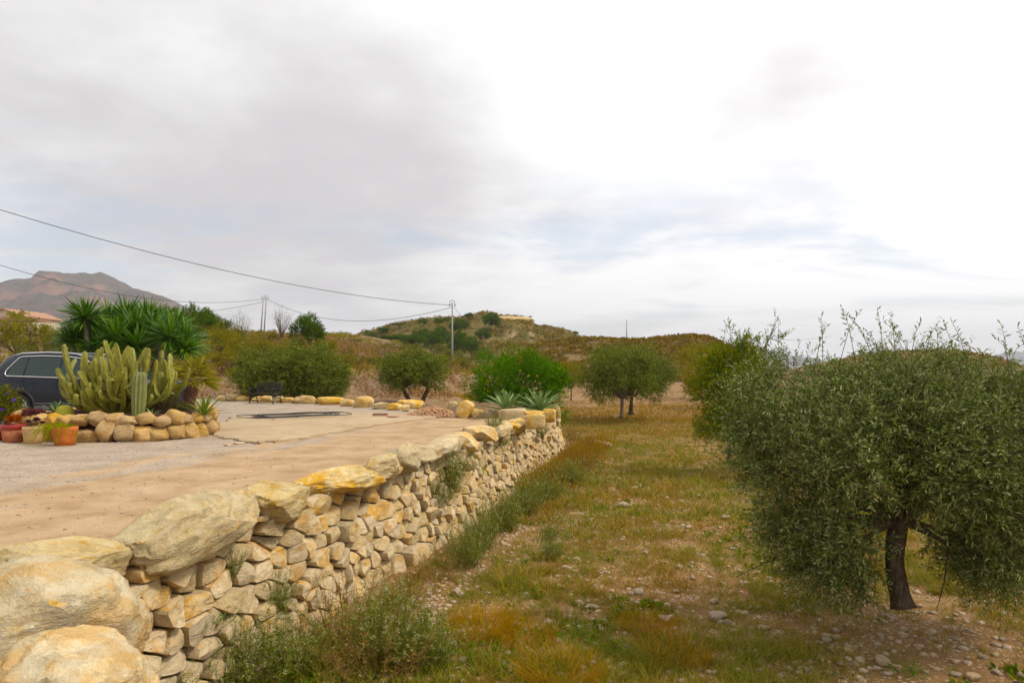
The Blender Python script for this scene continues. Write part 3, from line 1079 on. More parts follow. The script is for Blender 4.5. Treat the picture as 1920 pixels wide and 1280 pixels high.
def limbs(mb, base, fork, clumps, n, r0, r1, rng, k=7):
    """tapered trunk to the fork, then limbs curving out to clumps"""
    base = np.array(base, float); fork = np.array(fork, float)
    tt = np.linspace(0, 1, 12)
    side = np.array([rng.normal() * 0.06, rng.normal() * 0.06, 0]) * np.linalg.norm(fork - base)
    P = base + (fork - base) * tt[:, None] + side * np.sin(tt * math.pi)[:, None]
    rad = r0 + (r1 - r0) * tt ** 0.7
    rad[0] *= 1.42; rad[1] *= 1.15
    rad = rad * (1 + 0.06 * np.sin(tt * 13 + rng.random() * 6))
    mb.tube(P, rad, 14, star=0.09)
    idx = rng.choice(len(clumps), min(n, len(clumps)), replace=False)
    for i in idx:
        e = clumps[i, :3]
        mid = fork * 0.45 + e * 0.55 + rng.normal(size=3) * 0.08 * np.linalg.norm(e - fork)
        mid[2] = max(mid[2], fork[2] * 0.7 + e[2] * 0.3)
        t2 = np.linspace(0, 1, 7)[:, None]
        Q = (1 - t2) ** 2 * (fork - np.array([0, 0, 0.04])) + 2 * (1 - t2) * t2 * mid + t2 ** 2 * e
        rr = np.linspace(r1 * rng.uniform(0.45, 0.75), r1 * 0.09, 7)
        mb.tube(Q, rr, 6)
        for _ in range(2):
            a = Q[rng.integers(3, 6)]
            b = e + rng.normal(size=3) * clumps[i, 3] * 0.8
            mb.tube([a, (a + b) / 2 + rng.normal(size=3) * 0.04, b], [r1 * 0.16, r1 * 0.1, r1 * 0.04], 4)


def make_tree(name, label, cat, loc, cen, r, seed, leafm, ntw, twl, nl, L, W, k=26, rad=None, fork=None, r0=0.1, r1=0.07, nl_limbs=14,
              bark=None, zmin=-0.85, up=0.25, spread=0.5, twig_w=0.0, group=None, extra=None, trunks=None, lo=0.55, hi=0.95, out2=0.5, clear=None):
    rng = np.random.default_rng(seed)
    t = thing(name, label, cat, loc=loc, group=group)
    rad = rad or 0.34 * float(np.mean(r))
    cl = ell_clumps(cen, r, k, rad, rng, lo=lo, hi=hi, zmin=zmin)
    if extra is not None:
        cl = np.concatenate([cl, np.array(extra, float)])
    if clear:
        cl = cl[~((np.abs(cl[:, 0] - 0.587 * np.minimum(cl[:, 1], 0.2)) < clear[0]) & (cl[:, 2] < clear[1]))]
    V, Fc, tw = crown_parts(cl, cen, ntw, twl, nl, L, W, rng, up=up, spread=spread, twig_w=twig_w, out2=out2)
    link('crown', mesh('crown', V, Fc, False), leafm, t)
    mb = MB()
    for (b, f) in (trunks or [((0, 0, -0.06), fork or (0.05, 0, cen[2] - r[2] * 0.55))]):
        limbs(mb, b, f, cl, nl_limbs, r0, r1, rng)
    mb.build('trunk', bark or m_bark, t)
    if tw is not None:
        link('twigs', mesh('twigs', tw[0], tw[1], False), m_twig, t)
    return t


def gz(x, y):
    return float(ground(np.array([x]), np.array([y]))[0])


# --- the big olive on the right
ox, oy = 4.05, 6.9
exo = [(-0.9, -0.3, 0.42, 0.34), (-0.6, -0.1, 0.30, 0.28), (-1.05, 0.2, 0.55, 0.34), (-0.8, 0.3, 0.38, 0.32), (-0.5, -0.35, 0.62, 0.32), (0.55, 0.1, 0.42, 0.30), (0.75, -0.3, 0.36, 0.30), (0.95, 0.2, 0.40, 0.32), (0.60, -0.15, 0.55, 0.32), (1.1, -0.1, 0.55, 0.32), (-1.2, 0.0, 0.8, 0.36), (-0.9, -0.5, 0.85, 0.36), (1.3, 0.1, 0.9, 0.36), (0.9, -0.5, 0.9, 0.36), (0.4, -0.8, 1.1, 0.36),
       (-0.75, -0.15, 0.55, 0.36), (-0.95, 0.1, 0.85, 0.36), (-0.55, -0.5, 0.50, 0.32), (-0.45, 0.2, 0.42, 0.30), (0.70, -0.2, 0.55, 0.36), (0.95, 0.15, 0.65, 0.34), (0.55, -0.4, 0.62, 0.30), (0.85, 0.5, 0.6, 0.34),
       (-0.7, 0.5, 0.65, 0.36), (-0.35, -0.7, 1.0, 0.36), (-1.35, -0.1, 1.35, 0.36), (-1.5, 0.1, 1.75, 0.34), (-1.4, 0.3, 2.1, 0.32)]
make_tree('olive_tree', 'large olive tree with dense grey-green crown at the right edge, nearest of the trees', 'olive tree',
          (ox, oy, gz(ox, oy)), (0.13, 0.05, 1.66), (1.62, 1.45, 0.92), 501, m_olive, 13800, 0.28, 16, 0.056, 0.0115, k=92, rad=0.30,
          trunks=[((0.0, 0, -0.08), (-0.02, 0.02, 0.86))], r0=0.088, r1=0.085, nl_limbs=30, zmin=-0.8, up=0.22, spread=0.55, twig_w=0.0022, extra=exo, clear=(0.52, 1.15), lo=0.48, hi=1.0)
# sparse upright shoots on its top are part of the same crown: added as a second leafy part
rngS = np.random.default_rng(77)
tree0 = [o for o in C.objects if o.name == 'olive_tree'][0]
Pl, Dl, mbs = [], [], MB()
for k in range(34):
    a = rngS.uniform(0, 2 * math.pi); q = math.sqrt(rngS.random()) * 1.45
    b = np.array([q * math.cos(a) + 0.05, q * math.sin(a) * 0.9, 1.70 + 0.98 * math.sqrt(max(0.02, 1 - (q / 1.66) ** 2)) + 0.02])
    h = rngS.uniform(0.15, 0.42)
    lean = rngS.normal(size=2) * 0.2
    e = b + np.array([lean[0], lean[1], h])
    mbs.tube([b - np.array([0, 0, 0.2]), (b + e) / 2, e], [0.004, 0.003, 0.0015], 4)
    for t in np.linspace(0.05, 1, int(h / 0.017)):
        d = rngS.normal(size=3); d[2] = abs(d[2]) * 0.7 + 0.35
        Pl.append(b + (e - b) * t); Dl.append(d)
V, Fc = leaf_quads(np.array(Pl), np.array(Dl), 0.06 * rngS.uniform(0.6, 1.2, len(Pl)), 0.0135, rngS)
sh = kind(mbs.build('shoots', m_twig, tree0), 'stuff')
link('shoot_leaves', mesh('shoot_leaves', V, Fc, False), m_olive, sh)


# --- leafy green tree standing behind the big olive
px_, py_ = 5.75, 17.6
make_tree('pomegranate_tree', 'bright green loose-leaved tree half hidden behind the large olive tree', 'tree', (px_, py_, gz(px_, py_)), (0.1, 0, 1.75), (0.98, 0.95, 1.45), 511, m_pome,
          2600, 0.34, 12, 0.075, 0.026, k=60, rad=0.34, r0=0.06, r1=0.05, zmin=-0.95, up=0.3, spread=0.6, twig_w=0.003, fork=(0.0, 0, 0.5),
          extra=[(-0.05, 0, 3.35, 0.13), (-0.03, 0, 3.6, 0.08), (0.62, 0.1, 3.2, 0.14), (0.95, 0.1, 3.05, 0.12), (0.3, 0, 3.1, 0.16), (1.25, 0.1, 3.2, 0.14), (1.27, 0.1, 3.5, 0.07), (1.27, 0.1, 3.75, 0.05), (1.2, 0.2, 2.7, 0.3), (0.8, 0.2, 2.8, 0.3)])

# --- pair of olives in the middle of the field, one small tree beyond
for (x, y, cen, r, seed, lab) in [
        (5.46, 33.3, (-0.15, 0, 2.0), (1.95, 1.7, 1.30), 521, 'front olive tree with slim pale trunk in the middle of the field'),
        (6.35, 35.6, (0.3, 0, 2.15), (2.15, 1.9, 1.50), 522, 'olive tree with thicker dark trunk just behind the front olive in the field')]:
    make_tree('olive_tree', lab, 'olive tree', (x, y, gz(x, y)), cen, r, seed, m_olive2, 4600, 0.32, 11, 0.10, 0.028, k=80, rad=0.50, r0=0.085 if seed == 521 else 0.13,
              r1=0.07, zmin=-0.9, fork=(0.05, 0, 0.9), bark=m_barkpale if seed == 521 else m_bark, group='olive trees in mid field')
make_tree('almond_tree', 'small thin-trunked tree between the round green bush and the field olives', 'tree', (4.6, 52, gz(4.6, 52)), (0, 0, 1.75), (1.05, 1.0, 1.05), 523, m_almond,
          900, 0.34, 9, 0.10, 0.035, k=28, rad=0.34, r0=0.06, r1=0.045, fork=(0, 0, 0.8))
make_tree('almond_tree', 'yellow-green bushy tree between the field olives and the big right-hand olive', 'tree', (13.2, 45, gz(13.2, 45)), (0, 0, 1.6), (1.5, 1.4, 1.5), 524, m_almond,
          1500, 0.38, 10, 0.11, 0.04, k=36, rad=0.42, r0=0.07, r1=0.05, fork=(0, 0, 0.5))

# --- olives by the bench
for (x, y, cen, r, seed, lab) in [
        (-10.6, 29.6, (-0.1, 0, 1.28), (1.75, 1.4, 1.22), 531, 'dense dark olive bush directly behind the iron bench'),
        (-8.9, 29.2, (0.1, 0, 1.35), (1.45, 1.4, 1.32), 532, 'tall rounded olive bush just right of the iron bench')]:
    make_tree('olive_bush', lab, 'olive tree', (x, y, gz(x, y) - 0.1), cen, r, seed, m_olive2, 4200, 0.30, 11, 0.10, 0.027, k=70, rad=0.46, r0=0.10, r1=0.08,
              zmin=-1.0, fork=(0, 0, 0.4), group='olives behind the yard')
x, y = -5.35, 30.6
make_tree('olive_tree', 'olive tree with leaning forked trunk behind the edging stones, middle of the yard', 'olive tree', (x, y, gz(x, y)), (0.85, 0, 1.35), (1.55, 1.35, 0.92), 533, m_olive2,
          3600, 0.30, 11, 0.095, 0.027, k=62, rad=0.42, r0=0.10, r1=0.08, zmin=-0.75, trunks=[((0.75, 0, -0.1), (0.35, 0, 0.65)), ((1.15, 0.1, -0.1), (1.5, 0.1, 0.65))], nl_limbs=9)

# --- round green bush at the far corner of the yard
x, y = 0.13, 22.6
make_tree('evergreen_bush', 'round bright green bush with small yellow flowers at the far end of the wall', 'bush', (x, y, -0.25), (0, 0, 1.12), (1.66, 1.45, 1.12), 541, m_bush,
          4500, 0.26, 12, 0.078, 0.026, k=88, rad=0.36, r0=0.09, r1=0.07, zmin=-1.0, fork=(0, 0, 0.4), up=0.2, extra=[(1.35, -0.6, 0.3, 0.3), (1.5, -0.4, 0.15, 0.28), (-1.3, 0.2, 0.4, 0.35)])
bush = [o for o in C.objects if o.name == 'evergreen_bush'][0]
rngF = np.random.default_rng(5)
d = nrmz(rngF.normal(size=(46, 3))); d[:, 1] = -np.abs(d[:, 1])
Pf = np.array([0, 0, 1.12]) + d * np.array([1.78, 1.56, 1.22])
Vf, Ff = leaf_quads(np.repeat(Pf, 4, 0), rngF.normal(size=(184, 3)), 0.045, 0.035, rngF)
kind(link('flowers', mesh('flowers', Vf, Ff, False), leafmat('yellow_flower', [(0.55, 0.42, 0.03), (0.7, 0.55, 0.06)], 0.3), bush), 'stuff')


# ------------------------------------------------------------------ background trees and shrubs from a few kinds
def template(kind_, seed):
    """leaf and trunk meshes for a plant one metre high and about one metre wide"""
    rng = np.random.default_rng(seed)
    mb = MB()
    if kind_ == 'pine':
        cl = ell_clumps((0, 0, 0.62), (0.46, 0.42, 0.36), 34, 0.12, rng, zmin=-0.75)
        V, Fc, _ = crown_parts(cl, (0, 0, 0.5), 1500, 0.085, 9, 0.045, 0.015, rng, up=0.5, spread=0.4)
        limbs(mb, (0, 0, -0.04), (0.02, 0, 0.38), cl, 14, 0.022, 0.016, rng)
        mats = (m_pine, m_bark)
    elif kind_ == 'umbrella':
        cl = ell_clumps((0, 0, 0.80), (0.46, 0.4, 0.16), 20, 0.11, rng, zmin=-0.5)
        V, Fc, _ = crown_parts(cl, (0, 0, 0.65), 520, 0.09, 8, 0.05, 0.016, rng, up=0.5, spread=0.4)
        limbs(mb, (0, 0, -0.04), (0.03, 0, 0.55), cl, 10, 0.024, 0.016, rng)
        mats = (m_pine, m_bark)
    elif kind_ == 'almond':
        cl = ell_clumps((0, 0, 0.60), (0.48, 0.44, 0.38), 34, 0.11, rng, zmin=-0.7)
        V, Fc, _ = crown_parts(cl, (0, 0, 0.4), 620, 0.11, 8, 0.038, 0.014, rng, up=0.4, spread=0.6)
        limbs(mb, (0, 0, -0.04), (0.02, 0, 0.26), cl, 18, 0.024, 0.018, rng)
        mats = (m_almond, m_bark)
    elif kind_ == 'bare':
        cl = ell_clumps((0, 0, 0.66), (0.42, 0.4, 0.34), 46, 0.10, rng, zmin=-0.4, inner=0.05)
        V, Fc, _ = crown_parts(cl, (0, 0, 0.2), 230, 0.14, 2, 0.03, 0.010, rng, up=0.6, spread=0.5)
        limbs(mb, (0, 0, -0.04), (0.0, 0, 0.2), cl, 40, 0.016, 0.014, rng)
        mats = (m_shrub, m_barkpale)
    else:
        cl = ell_clumps((0, 0, 0.45), (0.46, 0.44, 0.42), 30, 0.13, rng, zmin=-1.0)
        V, Fc, _ = crown_parts(cl, (0, 0, 0.3), 620, 0.10, 8, 0.045, 0.016, rng, up=0.4, spread=0.5)
        limbs(mb, (0, 0, -0.04), (0.0, 0, 0.12), cl, 12, 0.02, 0.014, rng)
        mats = (m_shrub, m_bark)
    return mesh(kind_ + '_leaves', V, Fc, False), mb.mesh(kind_ + '_wood'), mats


TEMPL = {}


def bgplant(kind_, var, px, ptop, pw, Y, label, name, cat, group=None, leafm=None, sink=0.0):
    key = (kind_, var, leafm.name if leafm else '')
    if key not in TEMPL:
        a, b, (ma, mb_) = template(kind_, 900 + var * 13 + len(kind_))
        a.materials.append(leafm or ma); b.materials.append(mb_)
        TEMPL[key] = (a, b)
    a, b = TEMPL[key]
    x = (px - 960) / F * Y
    z0 = gz(x, Y) - sink
    h = max(0.3, CH + (HZ - ptop) / F * Y - z0)
    w = pw / F * Y
    t = thing(name, label, cat, loc=(x, Y, z0), rz=(px * 0.37) % 6.28, group=group, scale=(w, w, h))
    link('crown', a, None, t)
    link('trunk', b, None, t)
    return t


BG = [
    # kind, var, px, top, width, Y, label
    ('almond', 1, 32, 588, 120, 44, 'yellow-green almond tree with dark forked trunk above the car roof'),
    ('almond', 2, 82, 606, 80, 46, 'rusty yellow almond tree between the car roof and the yucca'),
    ('shrub', 1, 116, 612, 90, 40, 'dark green shrub at the left foot of the yucca'),
    ('shrub', 2, 62, 640, 70, 42, 'low shrub just above the middle of the car roof'),
    ('almond', 3, -40, 600, 110, 47, 'almond tree cut by the left edge of the picture'),
    ('pine', 1, 349, 570, 46, 62, 'rounded pine rising just right of the yucca tops'),
    ('pine', 2, 388, 584, 66, 66, 'second pine right of the yucca, wider and lower'),
    ('shrub', 3, 425, 600, 70, 64, 'green bush at the right end of the pine hedge'),
    ('almond', 4, 415, 606, 90, 50, 'yellowish almond tree right of the yucca and above the fan palm'),
    ('almond', 1, 462, 624, 90, 47, 'yellow-olive tree left of the twin poles'),
    ('bare', 1, 446, 582, 62, 70, 'leafless grey shrub on the skyline left of the twin poles'),
    ('bare', 2, 528, 574, 54, 80, 'wispy bare tree on the skyline right of the twin poles'),
    ('pine', 3, 580, 588, 70, 62, 'round dark green pine on the skyline right of the twin poles'),
    ('shrub', 1, 552, 622, 46, 58, 'low dark bush at the left foot of the round skyline pine'),
    ('almond', 2, 612, 634, 50, 45, 'yellow-green bush behind the right end of the bench olives'),
    ('almond', 3, 385, 640, 90, 38, 'olive-brown bush behind the fan palm'),
    ('almond', 4, 520, 636, 70, 48, 'yellow-green bush behind the bench olives'),
    ('shrub', 2, 648, 650, 40, 46, 'green shrub on the earth bank right of the bench olives'),
    ('shrub', 3, 672, 662, 30, 47, 'smaller green shrub on the bank beside a straw tuft'),
    ('shrub', 1, 708, 664, 34, 52, 'green shrub at the top of the brown bank, left of the forked olive'),
    ('bare', 3, 726, 645, 56, 62, 'bare dark-limbed tree below the pine hill'),
    ('shrub', 2, 768, 655, 40, 60, 'olive green shrub on the slope left of the single pole'),
    ('bare', 1, 812, 652, 46, 66, 'twiggy brown bush left of the single pole'),
    ('shrub', 3, 868, 664, 30, 66, 'round shrub at the right foot of the single pole'),
    ('shrub', 1, 640, 640, 26, 90, 'small shrub on the ridge line left of the pine hill'),
    ('pine', 1, 862, 596, 44, 165, 'largest pine beside the single pole on the hill'),
    ('pine', 2, 921, 587, 38, 175, 'lone broad pine below the hilltop cliff'),
    ('pine', 3, 879, 586, 18, 190, 'small pine high on the hilltop'),
    ('umbrella', 1, 793, 598, 22, 180, 'umbrella pine standing out on the hill skyline'),
    ('umbrella', 2, 820, 597, 24, 175, 'second umbrella pine on the hill skyline, left of the pole'),
    ('umbrella', 1, 838, 595, 16, 180, 'narrow pine top just left of the single pole'),
    ('umbrella', 2, 748, 606, 22, 190, 'leaning umbrella pine at the left of the hill skyline'),
    ('umbrella', 1, 734, 610, 12, 195, 'tiny pine on the left hill skyline'),
    ('pine', 3, 719, 613, 22, 190, 'rounded pine low on the left hill skyline'),
    ('pine', 1, 694, 620, 30, 185, 'wide pine at the left end of the hill skyline'),
    ('pine', 2, 670, 628, 24, 180, 'last pine at the foot of the left hill end'),
    ('pine', 1, 790, 616, 40, 150, 'pine in the middle of the hill flank'),
    ('pine', 2, 828, 612, 40, 150, 'pine on the hill flank left of the single pole'),
    ('pine', 3, 752, 626, 44, 140, 'pale green pine low on the hill flank'),
    ('pine', 1, 700, 634, 40, 135, 'low pine at the left of the hill flank'),
    ('pine', 2, 858, 622, 46, 140, 'pine directly behind the single pole'),
    ('shrub', 2, 905, 640, 40, 120, 'dark scrub bush at the hill foot right of the pole'),
    ('shrub', 3, 820, 640, 40, 115, 'scrub bush at the hill foot left of the pole'),
    ('shrub', 1, 775, 642, 44, 110, 'scrub bush at the hill foot above the forked olive'),
    ('pine', 3, 1001, 609, 8, 212, 'tiny pine right of the hilltop cliff'),
    ('pine', 1, 1058, 620, 14, 205, 'small pine on the lower right shoulder of the hill'),
    ('pine', 2, 1077, 621, 16, 205, 'twin pine on the lower right shoulder of the hill'),
    ('shrub', 3, 1086, 672, 24, 100, 'dark shrub on the scrub ridge above the green bush'),
    ('almond', 2, 1310, 640, 120, 60, 'yellow-green tree behind the loose-leaved green tree'),
    ('shrub', 2, 1660, 652, 40, 150, 'shrub on the distant ridge behind the large olive tree'),
    ('almond', 3, -130, 600, 130, 52, 'almond tree beyond the left edge behind the car'),
    ('shrub', 2, 300, 610, 120, 42, 'dark bushes filling the gap behind the yucca'),
    ('shrub', 1, 200, 610, 130, 41, 'dark bush behind the left yucca heads'),
    ('pine', 3, 372, 578, 60, 70, 'pine filling the gap between the two pines right of the yucca'),
    ('pine', 1, 320, 575, 60, 66, 'pine half hidden behind the right yucca heads'),
    ('pine', 2, 408, 594, 60, 72, 'pine at the lower right end of the pine hedge'),
    ('almond', 2, 345, 625, 110, 44, 'yellow-green bush between the yucca and the fan palm'),
    ('almond', 1, 436, 660, 80, 38, 'yellowish bush at the left side of the bench olives'),
    ('almond', 3, 500, 618, 60, 80, 'yellow-green scrub at the foot of the twin poles'),
    ('almond', 4, 640, 662, 60, 42, 'yellow-green shrub on the bank just right of the bench olives'),
    ('shrub', 2, 735, 640, 60, 95, 'green scrub bush below the left hill pines'),
    ('pine', 3, 810, 622, 46, 130, 'bright pine low on the hill left of the pole'),
    ('pine', 2, 775, 628, 50, 125, 'broad pine at the hill foot above the forked olive'),
    ('pine', 1, 730, 628, 46, 128, 'broad pine at the hill foot further left'),
    ('pine', 3, 884, 630, 40, 130, 'pine low on the hill just right of the single pole'),
    ('pine', 1, 905, 616, 34, 160, 'pine on the hill flank below the lone broad pine'),
    ('shrub', 3, 665, 640, 40, 100, 'green bush at the left foot of the hill'),
    ('shrub', 1, 850, 650, 50, 90, 'green bush behind the foot of the single pole'),
    ('shrub', 2, 795, 660, 46, 70, 'green bush on the slope behind the forked olive'),
    ('shrub', 1, 690, 668, 40, 55, 'green bush at the brown bank crest'),
    ('almond', 2, 840, 664, 50, 62, 'yellow-green bush left of the single pole foot'),
]
for (kd, var, px, top, w, Y, lab) in BG:
    nm = {'pine': 'pine_tree', 'umbrella': 'umbrella_pine', 'almond': 'almond_tree', 'bare': 'bare_tree', 'shrub': 'shrub'}[kd]
    ct = {'pine': 'pine tree', 'umbrella': 'pine tree', 'almond': 'tree', 'bare': 'bare tree', 'shrub': 'shrub'}[kd]
    bgplant(kd, var, px, top, w, Y, lab, nm, ct, 'trees and shrubs on the far slopes')


# ------------------------------------------------------------------ scrub, dry grass and field grass
def tufts(P, n, h, w, rng, spread=0.5, lean=0.35, fine=True):
    """n blades from every point"""
    m = len(P)
    h = np.repeat(np.broadcast_to(h, (m,)), n)
    B = np.repeat(P, n, 0)
    sp = np.repeat(np.broadcast_to(spread, (m,)), n)
    a = rng.uniform(0, 2 * math.pi, m * n); q = np.sqrt(rng.random(m * n)) * sp
    B = B + np.stack([np.cos(a) * q, np.sin(a) * q, np.zeros(m * n)], 1)
    D = np.stack([np.cos(a) * lean, np.sin(a) * lean, np.ones(m * n)], 1) + rng.normal(size=(m * n, 3)) * np.array([0.28, 0.28, 0.12])
    D = nrmz(D)
    hh = h * rng.uniform(0.5, 1.2, m * n)
    S = nrmz(np.cross(D, rng.normal(size=(m * n, 3)))) * (w * 0.5)
    mid = B + D * (hh * 0.55)[:, None]
    bend = np.stack([np.cos(a), np.sin(a), np.full(m * n, -0.35)], 1) * (hh * rng.uniform(0.05, 0.32, m * n))[:, None]
    tip = B + D * hh[:, None] + bend
    if not fine:
        return np.stack([B - S * 1.3, B + S * 1.3, tip], 1).reshape(-1, 3), np.arange(m * n * 3).reshape(-1, 3)
    V = np.stack([B - S, B + S, mid + S * 0.75, mid - S * 0.75, tip], 1).reshape(-1, 3)
    b = np.arange(m * n)[:, None] * 5
    F1 = b + np.array([[0, 1, 2]]); F2 = b + np.array([[0, 2, 3]]); F3 = b + np.array([[3, 2, 4]])
    return V, np.stack([F1, F2, F3], 1).reshape(-1, 3)


def grassmat():
    m, nt, b = newmat('field_grass')
    g = nd(nt, 'ShaderNodeNewGeometry').outputs['Random Per Island']
    tc = nd(nt, 'ShaderNodeTexCoord').outputs['Object']
    n1 = noise(nt, tc, 0.75, 4.0, 0.6, 0.3)
    green = ramp(nt, g, [(0.0, (0.085, 0.135, 0.006)), (0.5, (0.21, 0.225, 0.009)), (1.0, (0.40, 0.33, 0.02))])
    dry = ramp(nt, g, [(0.0, (0.26, 0.105, 0.009)), (0.5, (0.38, 0.19, 0.016)), (1.0, (0.50, 0.31, 0.045))])
    col = mixc(nt, ramp(nt, math_(nt, 'ADD', n1, math_(nt, 'MULTIPLY', math_(nt, 'SUBTRACT', math_(nt, 'FRACT', math_(nt, 'MULTIPLY', g, 13.0)), 0.5), 0.35)),
               [(0.50, 0.0), (0.66, 1.0)]), green, dry)
    nt.links.new(col, b.inputs['Base Color'])
    b.inputs['Roughness'].default_value = 0.7
    t = nd(nt, 'ShaderNodeBsdfTranslucent', Color=col)
    mx = nd(nt, 'ShaderNodeMixShader', i0=0.3)
    nt.links.new(b.outputs[0], mx.inputs[1]); nt.links.new(t.outputs[0], mx.inputs[2])
    nt.links.new(mx.outputs[0], nt.nodes['Material Output'].inputs[0])
    return m


m_grass = grassmat()
rngG = np.random.default_rng(2024)


def field_pts(n, y0, y1, rng, pw=1.3, umax=0.80, margin=0.25):
    """points on the field in front of the camera, denser near it"""
    u0 = rng.random(n)
    a = 1 - pw
    y = (y0 ** a + u0 * (y1 ** a - y0 ** a)) ** (1 / a)
    xl = WA + WB * np.minimum(y, 24) + 0.25 + margin
    xl = np.where(y > 24, xl - (y - 24) * 0.22, xl)
    xh = y * umax
    x = xl + (xh - xl) * rng.random(n)
    return x, y


def make_grass():
    x, y = field_pts(34000, 5.2, 36, rngG)
    d = n2(x, y, 0.55, 101) * 0.6 + n2(x, y, 1.9, 102, 3) * 0.4
    bare = sm(2.0, 0.6, np.hypot((x - 4.3) / 1.25, (y - 6.6)))          # worn soil round the big olive
    bare = np.maximum(bare, sm(0.42, 0.60, x / y) * sm(7.5, 6.2, y))
    strip = np.exp(-((x - (WA + WB * y + 1.25)) / 0.28) ** 2) * sm(6, 7.5, y) * sm(12.5, 10.5, y)
    keep = rngG.random(len(x)) < np.clip(0.63 + 0.85 * d + 0.22 * sm(9, 16, y), 0.05, 1) * (1 - 0.9 * bare) * (1 - 0.85 * strip)
    x, y, d = x[keep], y[keep], d[keep]
    P = np.stack([x, y, G(x, y) - 0.01], 1)
    hh = (0.10 + 0.07 * np.clip(d + 0.4, 0, 1) + 0.05 * n2(x, y, 0.9, 103, 2)) * (1 + 0.4 * sm(10, 20, y))
    Vs, Fs, n0 = [], [], 0
    cl = n2(x, y, 4.5, 104, 2)
    big = rngG.random(len(x)) ** 4
    hh = hh * (0.5 + 0.45 * np.clip(cl + 0.4, 0, 1.2) + 1.3 * big)
    keep2 = (cl > -0.28) | (y > 14)
    for msk, nb, w in (((y < 11) & keep2, 15, 0.0052), ((y >= 11) & keep2, 9, 0.012)):
        V, Fc = tufts(P[msk], nb, np.clip(hh[msk], 0.035, 0.42), w, rngG, spread=0.045 + 0.05 * big[msk] + 0.07 * (y[msk] > 11), lean=0.55, fine=nb > 10)
        Vs.append(V); Fs.append(Fc + n0); n0 += len(V)
    tag(kind(link('field_grass', mesh('field_grass', np.concatenate(Vs), np.concatenate(Fs), False), m_grass), 'stuff'),
        'patchy green and rusty dry grass covering the stony field', 'grass')
    # low broad-leaved herbs between the grass
    x, y = field_pts(7000, 5.2, 26, rngG, 1.4)
    k = rngG.random(len(x)) < np.clip(0.15 + 1.3 * n2(x, y, 0.8, 131, 3), 0, 1)
    x, y = x[k], y[k]
    m = 14
    B = np.repeat(np.stack([x, y, G(x, y) - 0.005], 1), m, 0)
    az = rngG.uniform(0, 6.283, len(B)); el = rngG.uniform(0.05, 1.0, len(B))
    D = np.stack([np.cos(az) * np.cos(el), np.sin(az) * np.cos(el), np.sin(el)], 1)
    sz = np.repeat(rngG.uniform(0.03, 0.10, len(x)), m)
    V, Fc = leaf_quads(B + D * (sz * 0.5 * rngG.random(len(B)))[:, None], D, sz, sz * 0.33, rngG)
    tag(kind(link('field_herbs', mesh('field_herbs', V, Fc, False), leafmat('herb_leaf', [(0.05, 0.10, 0.014), (0.10, 0.16, 0.02), (0.18, 0.22, 0.03), (0.28, 0.20, 0.04)], 0.25)), 'stuff'),
        'low green herbs growing between the field grass', 'weeds')
    # straw: stubble far out and tall dry stalks by the wall end
    x, y = field_pts(9000, 26, 80, rngG, 1.1, 0.42, -2.0)
    k = n2(x, y, 0.22, 111) > -0.25
    P1 = np.stack([x[k], y[k], G(x[k], y[k]) - 0.02], 1)
    h1 = np.where((P1[:, 1] > 34) & (P1[:, 1] < 50), 0.34, 0.16) * rngG.uniform(0.6, 1.2, len(P1))
    y2 = rngG.uniform(15, 25, 1500); x2 = WA + WB * y2 + 0.45 + np.abs(rngG.normal(size=1500)) * 0.35
    P2 = np.stack([x2, y2, G(x2, y2) - 0.02], 1)
    h2 = rngG.uniform(0.25, 0.6, 1500)
    V, Fc = tufts(np.concatenate([P1, P2]), 5, np.concatenate([h1, h2]), 0.026, rngG, spread=0.16, lean=0.3, fine=False)
    tag(kind(link('dry_grass', mesh('dry_grass', V, Fc, False), m_straw), 'stuff'), 'straw coloured dry grass and stubble across the far field', 'dry grass')


make_grass()


